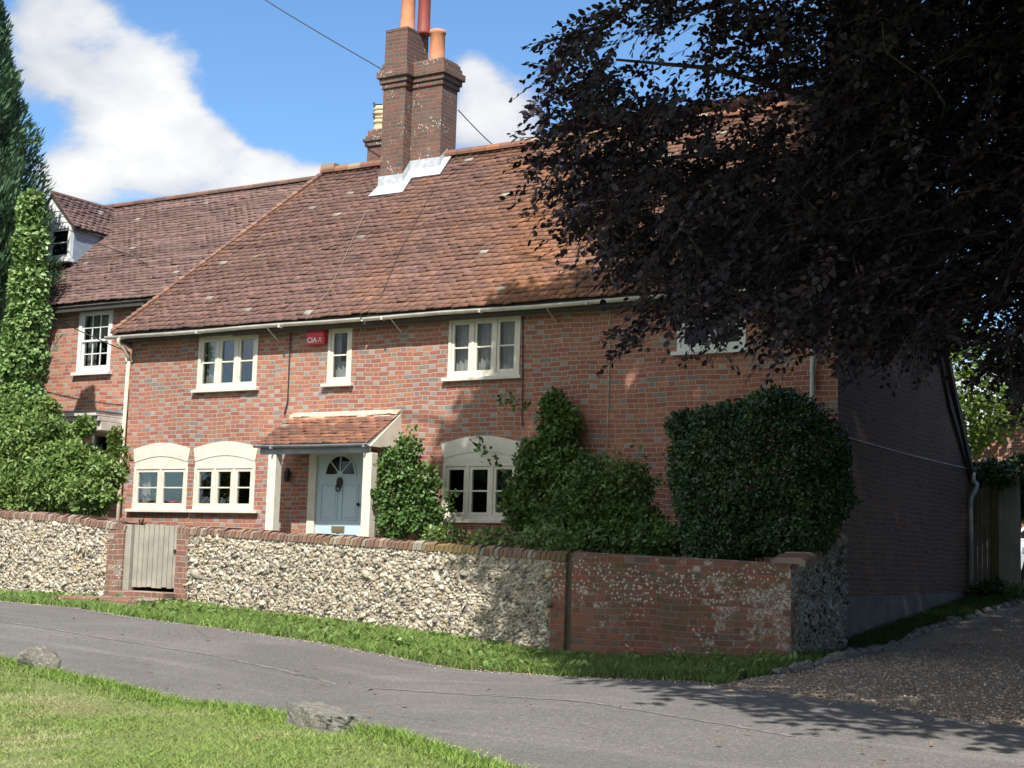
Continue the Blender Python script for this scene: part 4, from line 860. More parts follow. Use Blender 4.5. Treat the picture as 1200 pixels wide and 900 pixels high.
e_ = np.array([DX1+.07, DY-.03, DZ1-.08]); top = np.array([cxd, DY-.03, AP+.06]); sl_ = norm(top-e_); un = np.array([0,1.,0]); nn_ = np.cross(un, sl_); nn_ = nn_ if nn_[2] > 0 else -nn_
roof_tiles('dormer_tiles', M_tile, dro, tuple(e_), (0,1,0), tuple(sl_), tuple(nn_), int(np.linalg.norm(top-e_)/.1)+1, lambda v: (0, 2.2), 'nb')
b = MB(); b.tube([top+np.array([0,0,.03]), top+np.array([0,2.4,.03])], .05, 6, (.2,.12,.1)); b.build('dormer_ridge', M_tile, dro)
b = MB(); bars(b, DX0+.02, DX1-.02, DZ0, DZ1-.005, .07, DY-.02, DY+.06); b.box((cxd-.05,DY-.02,DZ0+.07),(cxd+.05,DY+.06,DZ1-.08)); f = b.build('dormer_window', M_white, nb)
c = MB(); g = MB()
for a_, c_ in ((DX0+.092,cxd-.052),(cxd+.052,DX1-.092)):
    bars(c, a_, c_, DZ0+.072, DZ1-.08, .035, DY, DY+.03); c.box((a_+.035,DY+.002,(DZ0+DZ1)/2-.012),(c_-.035,DY+.028,(DZ0+DZ1)/2+.012)); g.box((a_+.03,DY+.012,DZ0+.1),(c_-.03,DY+.016,DZ1-.1))
c.build('casement', M_white, f); g.build('pane', M_glass, f)
b = MB(); b.box((DX0+.05,DY+.5,DZ0),(DX1-.05,DY+.6,DZ1-.02)); b.build('dormer_back', plain('dormer_blind', (.30,.31,.33)), nb)
b = MB(); b.box((DX0-.05,DY-.12,DZ0-.07),(DX1+.05,DY+.05,DZ0-.0)); b.build('sill', M_white, f)
for k_ in range(3):
    zz = DZ1+.06+k_*.13; hw = (DX1-cxd)*(1-(zz-DZ1)/(AP-DZ1))-.03
    if hw > .05:
        b = MB(); b.box((cxd-hw,DY-.012,zz),(cxd+hw,DY-.001,zz+.012)); b.build('gable_boards', M_white, nb)

# low wall piece beside the downpipe
t = thing('garden_dividing_wall', (-14.0,-1.2,-.8), 'short mossy brown brick wall between the two front gardens', 'wall')
zt = float(at(130,556,-1.2)[2]); b = MB(); b.box((-14.15,-2.6,-.8),(-13.92,-.02,.98)); b.build('brickwork', M_brick_pier, t)

# ================= GARDEN WALLS =================
WY = -4.0; WT = .34
def wtop(X): return float(np.interp(X, [-20,-12.1,-10.5,-9.3,-8.3,-6.5,-4.2,-2.9,-1.88,.9], [.66,.60,.53,.42,.40,.34,.26,.21,.165,.09]))
def flint_panel(name, p0, p1, parent, topf, nrm_sign=-1, size=.036, dens=1.0, mort=M_mortar, tone=1.0):
    """knapped flints set in mortar on the outer face of a wall segment p0->p1 (2D)"""
    p0 = np.array(p0, float); p1 = np.array(p1, float); L_ = np.linalg.norm(p1-p0); d = (p1-p0)/L_; nr = np.array([d[1], -d[0]])
    # core
    b = MB(); ns = max(2, int(L_/.5)); vs = []; fs = []
    for i in range(ns+1):
        p = p0+(p1-p0)*i/ns; q_ = p-nr*(WT-.03); zt = topf(i/ns)-.005; zb = float(gz(*p))-.25
        vs += [(p[0],p[1],zb),(p[0],p[1],zt),(q_[0],q_[1],zt),(q_[0],q_[1],zb)]
    for i in range(ns): a_ = i*4; fs += [(a_,a_+4,a_+5,a_+1),(a_+1,a_+5,a_+6,a_+2),(a_+2,a_+6,a_+7,a_+3)]
    fs += [(0,1,2,3),(ns*4+3,ns*4+2,ns*4+1,ns*4)]; b.add(vs, fs); core = b.build(name, mort, parent)
    zb = min(float(gz(*p0)), float(gz(*p1)))-.05; ztm = max(topf(0), topf(1))
    cs, rs = size*1.42, size*.98; us = np.arange(0, L_, cs); zs = np.arange(zb, ztm, rs)
    U_, Z_ = np.meshgrid(us, zs); U_ = U_+(np.arange(len(zs))[:,None] % 2)*cs*.5
    U_ = (U_+rng.normal(size=U_.shape)*size*.32).ravel(); Z_ = (Z_+rng.normal(size=Z_.shape)*size*.22).ravel()
    tt = np.clip(U_/L_, 0, 1); tops = np.array([topf(t) for t in tt]); P = p0+(p1-p0)*tt[:,None]; gb = gz(P[:,0], P[:,1])
    k = (Z_ < tops-size*.6) & (Z_ > gb-.03) & (U_ < L_-.01) & (rng.random(len(U_)) < dens*.97); U_, Z_, P = U_[k], Z_[k], P[k]; n = len(U_)
    # low-poly rounded flint: rings facing outwards
    rings = [(1.0,0,-.3),(.86,.5,.15),(.45,.0,.34)]; K = 6; tpl = []
    for rr_, ph, o_ in rings:
        for j in range(K): a_ = 2*np.pi*(j+ph)/K; tpl.append((rr_*np.cos(a_), rr_*np.sin(a_), o_))
    tpl.append((0,0,.48)); tpl = np.array(tpl); fc = []
    for r_ in range(2):
        for j in range(K): a_, b_ = r_*K+j, r_*K+(j+1) % K; fc += [(a_, b_, b_+K), (a_, b_+K, a_+K)]
    for j in range(K): fc.append((2*K+j, 2*K+(j+1) % K, 3*K))
    m_ = len(tpl); T = np.repeat(tpl[None], n, 0)*(1+rng.normal(size=(n,m_,1))*.26)
    sx_ = size*rng.gamma(9, 1/9, (n,1))*1.02; sz_ = sx_*rng.uniform(.42, .85, (n,1)); rot = rng.normal(size=(n,1))*.75
    a_ = T[...,0]*sx_; c_ = T[...,1]*sz_; a2 = a_*np.cos(rot)-c_*np.sin(rot); c2 = a_*np.sin(rot)+c_*np.cos(rot)
    tilt = rng.normal(size=(n,2))*.7; o_ = T[...,2]*size*.9+(a2*tilt[:,:1]+c2*tilt[:,1:])*.6+rng.normal(size=(n,1))*.004
    V = np.stack([P[:,0:1]+d[0]*a2+nr[0]*o_, P[:,1:2]+d[1]*a2+nr[1]*o_, Z_[:,None]+c2], 2)
    F = (np.arange(n)[:,None,None]*m_+np.array(fc)[None]).reshape(-1,3)
    pal = np.array([(.66,.60,.49),(.60,.53,.42),(.74,.70,.61),(.46,.39,.30),(.14,.13,.13),(.27,.24,.22),(.56,.43,.26),(.50,.45,.38)])*tone*np.array([.93,.91,.885])
    C_ = pal[rng.choice(8, n, p=[.26,.20,.14,.12,.06,.08,.06,.08])]*rng.uniform(.75, 1.15, (n,1))
    vc = np.repeat(C_, m_, 0); rim = np.tile(np.r_[np.full(K, .62), np.full(K, .95), np.ones(K), 1.05], n)[:,None]; dkc = np.tile((rng.random((1,m_)) < .5), (n,1)).ravel()[:,None]
    # cortex rims are paler or darker than the knapped faces
    vn = rng.uniform(.45, 1.2, len(vc))[:,None]; vc = np.clip(vc*(.9+.1*rim)*np.where(vn < .57, .5, 1.0)*(.8+.2*vn), 0, .9)
    np_mesh('flints', V.reshape(-1,3), F, M_flint, core, col=vc); return core
def coping(parent, p0, p1, topf, moss=0.0, name='coping'):
    p0 = np.array(p0, float); p1 = np.array(p1, float); L_ = np.linalg.norm(p1-p0); d = (p1-p0)/L_; nr = np.array([d[1], -d[0]]); b = MB(); u_ = 0
    pal = [(.27,.15,.12),(.30,.165,.13),(.24,.14,.115),(.34,.21,.165),(.23,.15,.125),(.30,.20,.16),(.38,.29,.23)]
    while u_ < L_:
        wd = random.uniform(.058, .075); t = (u_+wd/2)/L_; zt = topf(t); lean = random.uniform(.1, .22)*.1+.012; c = random.choice(pal)
        mo = max(0, min(1, (p0[0]+d[0]*u_+6.5)/3.5))*moss*(.6+.6*math.sin(u_*3.1)); c = tuple(c[k]*(1-mo)+(.20,.16,.055)[k]*mo for k in range(3))
        if random.random() < .06: c = (.43,.39,.33)
        h = .112+random.uniform(-.018, .014); vs = []
        for (o_, zz, sh) in ((.025,0,0),(.03,h*.72,lean*.7),(-.03,h,lean),(-WT+.03,h,lean),(-WT-.02,h*.72,lean*.7),(-WT-.02,0,0)):
            for e in (0, wd-.009):
                q_ = p0+d*(u_+e+sh)+nr*(o_+random.uniform(-.004,.004)); vs.append((q_[0], q_[1], zt-.005+zz+random.uniform(-.003,.003)))
        fs = [(0,1,3,2),(2,3,5,4),(4,5,7,6),(6,7,9,8),(8,9,11,10),(10,11,1,0),(0,2,4,6,8,10),(11,9,7,5,3,1)]
        b.add(vs, fs, c); u_ += wd
    return b.build(name, M_coping, parent)
XG0, XG1 = -9.28, -8.27
PW = .36
wl = thing('flint_garden_wall', (-13,-3.9,-.8), 'flint garden wall with brick coping left of the wooden gate', 'wall')
CH_ = .12
flint_panel('flint_face', (-19,WY), (XG0-PW,WY), wl, lambda t: wtop(-19+(XG0-PW+19)*t)-CH_)
coping(wl, (-19,WY), (XG0-.02,WY), lambda t: wtop(-19+(XG0+19)*t)-CH_, .05)
b = MB(); b.box((XG0-PW,WY-.03,-.95),(XG0-.03,WY+WT,wtop(XG0)-CH_)); b.build('brick_pier', M_brick_pier, wl, bevel=.008)
wr = thing('flint_and_brick_garden_wall', (-3.5,-3.9,-.9), 'long garden wall of pale flint then lichened red brick, right of the gate', 'wall')
XJ = -1.93
flint_panel('flint_face', (XG1+.24,WY), (XJ-.2,WY), wr, lambda t: wtop(XG1+.24+(XJ-.2-XG1-.24)*t)-CH_)
coping(wr, (XG1+.0,WY), (XJ,WY), lambda t: wtop(XG1+(XJ-XG1)*t)-CH_, .8)
b = MB(); b.box((XG1,WY-.02,-.98),(XG1+.235,WY+WT,wtop(XG1)-CH_)); b.build('brick_pier', M_brick_pier, wr, bevel=.008)
b = MB(); b.box((XJ-.2,WY-.012,-1.35),(XJ,WY+.3,wtop(XJ)-CH_)); b.build('brick_pier', M_brick_wall, wr, bevel=.008)
# brick panel
DX_, DY_ = .88, -4.0
b = MB(); n = 14; vs = []; fs = []
for i in range(n+1):
    X = XJ+.07+(DX_-XJ-.07)*i/n; zt = wtop(X)-.0+random.uniform(-.004,.004); zm = zt-.115; yb = WY+.02
    vs += [(X,yb,-1.4),(X,yb,zm),(X,yb-.0,zt-.03),(X,yb+.06,zt),(X,yb+WT-.08,zt),(X,yb+WT-.02,zt-.05),(X,yb+WT-.02,-1.4)]
for i in range(n):
    for k in range(6): a_ = i*7+k; fs.append((a_,a_+7,a_+8,a_+1))
fs += [tuple(range(7)), tuple(range(n*7, n*7+7))[::-1]]; b.add(vs, fs); b.build('brick_panel', M_brick_wall, wr)
b = MB(); b.box((XJ+.001,WY+.035,-1.35),(XJ+.069,WY+.3,wtop(XJ)-.02)); b.build('dark_joint', plain('dark_joint_brick', (.14,.10,.07), (.09,.08,.05), 8, .95), wr)  # dark brown strip set back between pier and brick panel
# return wall back to the house corner
rt = lambda t: float(np.interp(t, [0,.35,1], [.05,.16,.42]))
flint_panel('return_wall', (DX_,DY_+.15), (.12,-.02), wr, rt, size=.040, tone=.6)
coping(wr, (DX_-.04,DY_+.50), (.12,-.02), lambda t: rt(t), 0.0)
b = MB(); zz = -1.35; i = 0   # toothed corner bricks on the return face
b.box((DX_-.3,DY_+.021,-1.35),(DX_+.012,DY_+.15,wtop(.88)-.06)); b.build('corner_bricks', M_brick_wall, wr)

# gate
gt = thing('garden_gate', ((XG0+XG1)/2,WY,-.6), 'weathered grey vertical board garden gate between brick piers', 'gate')
gx0, gx1 = XG0+.10, XG1-.02; nbd = 9; wd = (gx1-gx0)/nbd
b = MB()
for i in range(nbd):
    tp = wtop(-8.8)+.0+random.uniform(-.012,.01)-.02; b.box((gx0+i*wd+.006,WY+.05,-.50+random.uniform(-.01,.01)),(gx0+(i+1)*wd-.006,WY+.072,tp))
b.build('boards', M_gate, gt, bevel=.003)
b = MB(); b.box((gx0,WY+.073,-.33),(gx1,WY+.11,-.23)); b.box((gx0,WY+.073,.16),(gx1,WY+.11,.26)); b.prism([(gx0,-.23),(gx0+.1,-.23),(gx1,.16),(gx1-.1,.16)], 'y', WY+.074, WY+.1); b.build('rails', M_gate, gt)
b = MB(); b.box((XG0-.028,WY+.0,-.66),(XG0+.09,WY+.12,wtop(-9.2)-.03)); b.build('post', M_gate, gt, bevel=.006)
b = MB(); b.box((gx1-.08,WY+.035,.0),(gx1-.02,WY+.049,.04)); b.tube([(gx1-.05,WY+.03,.0),(gx1-.05,WY+.03,.05)], .012, 6); b.build('latch', M_black, gt)
# steps
sp_ = thing('gate_steps', (-8.75,-4.3,-.75), 'two worn brick steps rising to the garden gate', 'steps')
b = MB(); b.box((XG0+.0,WY-.28,-.95),(XG1+.06,WY+.3,-.56), jit=.01); b.build('upper_step', M_brick_pier, sp_, bevel=.015)
b = MB(); b.box((XG0-.38,WY-.95,-1.05),(XG1+.2,WY-.282,-.645), jit=.012); b.build('lower_step', M_brick_pier, sp_, bevel=.02)

# ================= STONES =================
def rock(name, c, sz, label, cat, m=M_stone, rotz=0, shape='boulder', seed=1, group=None, sub=3):
    r = np.random.default_rng(seed); import bmesh
    bm = bmesh.new()
    if shape == 'block': bmesh.ops.create_cube(bm, size=2); bmesh.ops.subdivide_edges(bm, edges=bm.edges[:], cuts=9, use_grid_fill=True)
    else: bmesh.ops.create_icosphere(bm, subdivisions=sub, radius=1)
    dirs = norm(r.normal(size=(12,3)))
    for v in bm.verts:
        p = np.array(v.co)
        if shape != 'block':
            for d_ in dirs:
                h = (p*d_).sum()
                if h > .66: p = p-d_*(h-.66)
        p = p*(1+.05*math.sin(7*p[0]+3*p[2]+seed)*math.sin(6*p[1]+2*seed))+r.normal(size=3)*.012
        if shape == 'block': p[2] -= .22*max(0, 1-abs(p[0]-.35)/.16)*(p[2] > .5)*1.0+.12*(p[0] > .3)*(p[2] > .5); p[2] *= 1-.18*(p[0]+1)/2
        v.co = Vector(p*np.array(sz))
    me = bpy.data.meshes.new(name); bm.to_mesh(me); bm.free(); me.materials.append(m)
    ca = me.color_attributes.new('col', 'FLOAT_COLOR', 'POINT')
    o = bpy.data.objects.new(name, me); COL.objects.link(o); o.location = tuple(c); o.rotation_euler = (0,0,rotz); return tag(o, label, cat, group)
def rock_mat(name, a_, b_, c_):
    q = NT(name); c = q.mix(q.sstep(q.noise(14, 6, .7), .35, .65), a_, b_); c = q.mix(q.sstep(q.noise(38, 6, .75), .55, .62), c, c_); c = q.mix(q.math('MULTIPLY', q.sstep(q.noise(5, 4), .55, .7), .5), c, (.30,.28,.12))
    q.base(c); q.rough(.9); q.bump(q.noise(40, 8, .75), 1.0, .03); return q.m
M_rock = rock_mat('lichened_rock', (.30,.28,.24), (.19,.18,.155), (.48,.48,.43))
rock('boulder', (-4.0,-10.07,float(gz(-4,-10))+.12), (.21,.15,.19), 'rounded grey lichened boulder on the lawn edge at the left', 'boulder', M_rock, .3, seed=4)
rock('stone_block', (.10,-11.05,float(gz(0,-10.9))+.07), (.37,.13,.11), 'long broken grey stone block on the lawn edge in the foreground', 'stone block', M_rock, R_(-28), 'block', 2)
edge_me = []
sp2 = np.array(STONES); seg = np.r_[0, np.cumsum(np.linalg.norm(np.diff(sp2, axis=0), axis=1))]; s_ = 0.9; i = 0
M_edge = rock_mat('edging_flint', (.34,.32,.29), (.16,.155,.15), (.55,.54,.50))
while s_ < seg[-1]:
    X = float(np.interp(s_, seg, sp2[:,0]))+random.uniform(-.05,.05); Y = float(np.interp(s_, seg, sp2[:,1])); sc = random.uniform(.07,.125)
    if i < 7:
        o = rock('edging_stone', (X,Y,float(gz(X,Y))+sc*.3), (sc,sc*.8,sc*.65), 'rough pale flint in the row of stones edging the gravel drive', 'edging stone', M_edge, random.uniform(0,3), seed=10+i, group='stones edging the gravel drive', sub=2); edge_me.append(o)
    else:
        o = edge_me[i % 7].copy(); COL.objects.link(o); o.location = (X,Y,float(gz(X,Y))+sc*.3); o.rotation_euler = (0,0,random.uniform(0,6)); k = sc/.1; o.scale = (k,k,k)
    s_ += sc*random.uniform(1.5, 2.3); i += 1

# ================= FRONT GARDEN PLANTS =================
kind(strip('front_garden', [(-19,-3.66),(-8.8,-3.66),(0.5,-3.66)], [(-19,-.05),(-8.8,-.05),(-.05,-.05)], M_soil, .42, 60, 14, .01), 'structure')
A = lambda px, py, Y, rx_, ry_, rz_: tuple(at(px, py, Y))+(rx_, ry_, rz_)
def trail(px, Y, n=60, sp=.05):
    P = np.array([at(x_, y_, Y) for x_, y_ in px]); s_ = np.linspace(0, len(P)-1, n); p = np.stack([np.interp(s_, np.arange(len(P)), P[:,k]) for k in range(3)], 1)+rng.normal(size=(n,3))*sp
    return p, norm(rng.normal(size=(n,3))+np.array([0,-1,0]))
ex = [trail(q_, -.25, 50, .06) for q_ in (((596,560),(570,530),(558,515)),((620,480),(600,470),(585,470)),((530,600),(522,590),(540,575)),((660,560),(700,545),(745,525)),((770,570),(790,560),(800,552)))]
ex2 = None
exA = (np.concatenate([e[0] for e in ex]), np.concatenate([e[1] for e in ex]))
bush('climbing_rose', (-7.35,-.6,-.4), 'green climbing rose beside the right porch post', 'climbing plant',
     [A(466,548,-.75,.34,.25,.32),A(455,580,-.75,.26,.22,.26),A(490,575,-.7,.32,.25,.42),A(492,606,-.7,.36,.25,.28),A(462,610,-.75,.30,.22,.30),A(478,528,-.65,.2,.15,.2)], 5600, .075, .05, L_rose, stems=8, wob=.42, extra=trail(((466,520),(478,508),(490,500)), -.4, 25, .05))
bush('wall_climber', (-4.6,-.35,-.5), 'tall leafy climber growing up the brick wall beside the right ground floor window', 'climbing plant',
     [A(655,500,-.3,.34,.22,.42),A(648,478,-.25,.20,.15,.28),A(630,545,-.35,.42,.25,.42),A(612,590,-.4,.34,.25,.40),A(660,560,-.4,.40,.25,.5),A(640,615,-.45,.5,.3,.35)], 10500, .08, .052, L_rose, stems=9, wob=.42, extra=exA)
bush('garden_shrub', (-3.3,-1.6,-.6), 'loose mid green shrub between the tall climber and the clipped dark bush', 'shrub',
     [A(700,590,-1.6,.55,.4,.42),A(735,570,-1.6,.36,.3,.34),A(675,610,-1.7,.45,.35,.36),A(745,615,-1.7,.40,.35,.36),A(715,630,-1.9,.7,.35,.25),A(692,560,-1.5,.32,.25,.3),A(768,632,-1.9,.5,.3,.26)], 14000, .07, .045, L_rose, stems=9, wob=.45, group=None)
BB = [A(890,560,-2.1,1.0,.8,.85),A(845,520,-2.1,.55,.6,.52),A(910,505,-2.1,.62,.6,.50),A(955,530,-2.1,.42,.6,.50),A(965,580,-2.1,.34,.55,.42),A(830,580,-2.2,.42,.55,.55),A(850,630,-2.4,.62,.6,.35),A(905,480,-2.0,.40,.4,.28),A(930,625,-2.4,.5,.5,.33),A(803,545,-2.1,.2,.3,.5),A(800,500,-2.1,.2,.3,.2)]
tp_, td_, _r = blob_pts([A(915,468,-2.0,.42,.3,.16),A(880,478,-2.0,.35,.3,.14),A(955,485,-2.0,.3,.3,.16),A(805,490,-2.1,.14,.2,.12),A(985,560,-2.1,.12,.3,.40),A(850,492,-2.0,.3,.3,.12)], 1500, .2, .5)
topx = (tp_, td_)
bush('clipped_evergreen_bush', (-.9,-2.1,-.6), 'large dense dark evergreen bush bulging over the brick garden wall', 'bush', BB, 62000, .055, .034, L_laurel, stems=8, shell=.5, wob=.24, extra=topx)
bush('low_garden_plant', (-5.9,-2.6,-.55), 'low leafy plants showing just above the mossy coping', 'plant', [A(520,628,-2.6,.35,.25,.15),A(580,632,-2.8,.4,.25,.14),A(640,632,-3.0,.45,.25,.16)], 1500, .06, .04, L_shrub, stems=4)
# left garden
bush('ivy_clad_trunk', (float(at(34,600,-2.0)[0]),-2.0,-.7), 'tall column of bright green ivy in front of the conifer', 'ivy',
     [A(37,250,-2.0,.24,.24,.42),A(36,290,-2.0,.30,.28,.5),A(34,335,-2.0,.36,.3,.55),A(32,380,-2.0,.42,.35,.6),A(26,425,-2.0,.48,.4,.6),A(18,470,-2.0,.6,.4,.6),A(38,240,-2.0,.18,.2,.25)], 15000, .085, .075, L_ivy, stems=10, shell=.7)
bush('front_shrub', (-13.9,-2.7,-.7), 'large spreading green shrub behind the flint wall at the left', 'shrub',
     [A(30,530,-2.8,.75,.5,.6),A(62,520,-2.6,.40,.4,.40),A(80,548,-2.7,.6,.5,.42),A(122,556,-2.6,.28,.3,.24),A(100,500,-2.6,.16,.15,.16),A(50,575,-3.0,.8,.45,.45),A(100,580,-2.9,.5,.4,.3),A(10,590,-3.0,.7,.45,.45),A(10,500,-2.7,.5,.4,.5),A(48,482,-2.4,.25,.3,.25)], 34000, .08, .05, L_shrub, stems=14, shell=.55, wob=.28)
bush('yellow_green_shrub', (-14.3,-1.3,-.6), 'small yellow green shrub against the wall beside the cream downpipe', 'shrub', [A(137,540,-1.3,.22,.2,.32),A(135,515,-1.3,.12,.12,.25),A(128,560,-1.3,.3,.2,.2)], 1100, .08, .04, L_bright, stems=5)
# conifer
cf = thing('conifer_tree', (-19.5,-1.0,-.8), 'tall dark blue green conifer at the left edge', 'tree')
prf = [(9.8,.95),(8.8,1.25),(7.9,1.55),(7.0,1.75),(6.2,1.95),(5.6,2.05),(5.0,1.9),(4.0,1.85),(3,1.8),(1.5,1.8),(0,1.5)]; pz = np.array(prf)[::-1]
cxc, cyc = float(at(-68,300,-1.0)[0]), -1.0
n = 120000; zc = rng.uniform(-.2, 12.5, n); Rr = np.where(zc > 9.8, np.interp(zc, [9.8,13.5], [.95,.02]), np.interp(zc, pz[:,0], pz[:,1])); th = rng.uniform(0, 2*np.pi, n)
lump = 1+.10*np.sin(th*5+zc*2.1)+.08*np.sin(th*9-zc*4.3)+.05*np.sin(zc*7+th*3); rr = Rr*lump*(.5+.5*rng.random(n)**.6)
P_ = np.c_[cxc+rr*np.cos(th), cyc+rr*np.sin(th), zc]; od = np.c_[np.cos(th), np.sin(th), np.zeros(n)]
leaves('foliage', P_, od*.55+np.array([0,0,1.0])+rng.normal(size=(n,3))*.28, od+rng.normal(size=(n,3))*.5,   .17, .045, L_conif, cf, shape='tri', bias=(lump-1)*1.2+.02)
b = MB(); b.tube([(cxc,cyc,-.9),(cxc+.05,cyc,5),(cxc,cyc,12.6)], [.22,.14,.02], 8); b.build('trunk', M_bark, cf)

# ================= RIGHT SIDE: FENCE, BACK HOUSE, CAR =================
fc = thing('wooden_fence', (.5,6.9,-.35), 'old grey vertical board fence behind the cottage with a mossy dark post', 'fence')
b = MB(); x_ = -.41
while x_ < .33: b.box((x_,6.9,-.5),(x_+.075,6.925,1.75+random.uniform(-.02,.02))); x_ += .082
b.build('boards', M_fence, fc)
b = MB(); b.box((.34,6.84,-.5),(.44,6.94,1.78)); b.build('post', plain('mossy_post', (.09,.09,.05), (.12,.12,.04), 5, .9, .4), fc)
b = MB()
for i in range(4): b.box((.445+i*.092,6.88,-.35),(.445+i*.092+.089,6.905,1.75))
b.build('gate_boards', M_fence2, fc)
lw = thing('low_stone_wall', (1.2,7.6,-.3), 'low rough stone wall at the end of the gravel drive', 'wall'); b = MB()
for i in range(3):
    x_ = .85+i*.02
    while x_ < 3.4:
        ww = random.uniform(.12,.25); b.box((x_,7.4+random.uniform(-.02,.02),-.30+i*.1),(x_+ww-.012,7.65,-.30+i*.1+.09), jit=.01); x_ += ww
b.build('stones', M_stone, lw, bevel=.012)
bush('low_shrub', (.35,6.3,-.4), 'low dark shrub at the foot of the wooden fence', 'shrub', [(.45,6.45,-.22,.32,.25,.20),(.2,6.4,-.28,.18,.2,.14)], 2200, .06, .04, L_laurel, stems=4)
bush('yellow_weed', tuple(atd(1192,694,24)), 'small yellow green plant in front of the low stone wall', 'plant', [tuple(atd(1192,692,24))+(.2,.15,.10)], 220, .06, .035, L_bright, stems=2)
H_ = [A(1150,556,7.0,.30,.3,.22),A(1175,560,7.0,.34,.3,.26),A(1200,552,7.2,.4,.3,.30),A(1225,560,7.2,.5,.4,.4),A(1200,585,7.3,.25,.3,.3),A(1214,600,7.3,.2,.25,.3),A(1250,560,7.5,.6,.4,.5),A(1162,548,7.0,.2,.25,.14)]
bush('hedge_ivy', (.7,7.2,-.3), 'dense ivy growing over the top of the wooden fence', 'ivy', H_, 9000, .075, .055, L_laurel, stems=8)
bh = thing('back_house', (6,20,0), 'sunlit brick house with white bargeboard behind the fence', 'house')
BYH = 15.0; pL = at(1140,524,BYH); pT = at(1200,470,BYH); sl2 = (pT[2]-pL[2])/(pT[0]-pL[0]); xr_ = pL[0]-1.0; xap = xr_+5.0
zr_ = pL[2]-1.0*sl2
b = MB(); b.prism([(xr_,-.5),(xr_+10,-.5),(xr_+10,zr_),(xap,zr_+5*sl2),(xr_,zr_)], 'y', BYH, BYH+7); b.build('wall', M_brick_far, bh)
b = MB()
for s_ in (1,-1):
    xe = xap-s_*5.3; ze = zr_-.3*sl2; b.prism([(xe,ze-.12),(xap,zr_+5*sl2-.12),(xap,zr_+5*sl2+.12),(xe,ze+.12)] , 'y', BYH-.2, BYH-.16)
b.build('bargeboard', M_white, bh)
b = MB()
for s_ in (1,-1):
    xe = xap-s_*5.4; ze = zr_-.4*sl2; b.prism([(xe,ze+.12),(xap,zr_+5*sl2+.12),(xap,zr_+5*sl2+.25),(xe,ze+.25)], 'y', BYH-.25, BYH+7.2)
b.build('roof', plain('far_tiles', (.36,.22,.15), (.28,.17,.12), 8, .9, .4, 20), bh)
# white car
def car(o0, ang):
    t = thing('parked_car', (0,0,0), 'white car parked beyond the fence at the right edge', 'car')
    L_, W_, H = 4.2, 1.75, 1.5
    side = [(-2.1,.35),(-2.08,.75),(-1.75,.92),(-1.2,1.0),(-.55,1.42),(.9,1.48),(1.7,1.3),(2.05,.95),(2.1,.45),(2.0,.28),(-2.0,.25)]
    b = MB(); n = len(side); secs = []
    for y_, k_ in ((-W_/2,.93),(-W_/2+.12,1.0),(0,1.02),(W_/2-.12,1.0),(W_/2,.93)):
        for x_, z_ in side: secs.append((x_*k_**.3, y_*(1 if z_ < 1 else .86), .25+(z_-.25)*(1 if z_ < 1 else k_**.2)))
    fs = []
    for i in range(4):
        for j in range(n): fs.append((i*n+j, i*n+(j+1) % n, (i+1)*n+(j+1) % n, (i+1)*n+j))
    fs += [tuple(range(n)), tuple(range(4*n, 5*n))[::-1]]; b.add(secs, fs); body = b.build('body', M_paintrub, t, smooth=False, bevel=.03)
    for y_ in (-1, 1):
        b = MB(); yy = y_*(W_/2*.86+.005); b.prism([(-1.05,1.0),(-.5,1.34),(.1,1.36),(.1,1.0)], 'y', yy-.01, yy+.012); b.prism([(.18,1.0),(.18,1.36),(.9,1.38),(1.5,1.25),(1.6,1.02)], 'y', yy-.01, yy+.012); b.build('window', M_darkglass, t)
    b = MB(); b.add([(-1.17,-.68,1.03),(-1.17,.68,1.03),(-.6,.6,1.405),(-.6,-.6,1.405)], [(0,1,2,3)]); b.build('windscreen', M_darkglass, t)
    for x_ in (-1.3,1.35):
        for y_ in (-1,1):
            b = MB(); b.tube([(x_,y_*.66,.32),(x_,y_*.885,.32)], .32, 20); wh = b.build('wheel', M_rubber, t); b = MB(); b.tube([(x_,y_*.86,.32),(x_,y_*.895,.32)], .2, 14); b.build('rim', M_lead, wh)
    for y_ in (-1,1):
        b = MB(); b.box((-2.1,y_*.6-.17,.68),(-1.9,y_*.6+.17,.82)); b.build('headlight', M_lead, t, bevel=.02)
        b = MB(); b.box((1.93,y_*.65-.12,.75),(2.09,y_*.65+.12,.95)); b.build('tail_light', M_redg, t)
        b = MB(); b.box((-.95,y_*.93-.06,.98),(-.83,y_*.93+.06,1.1)); b.build('mirror', M_paintrub, t, bevel=.02)
    t.location = o0; t.rotation_euler = (0,0,ang); return t
cz = atd(1188,690,31.5); car((float(cz[0])+.95, float(cz[1])+1.6, float(cz[2])+.05), R_(60))

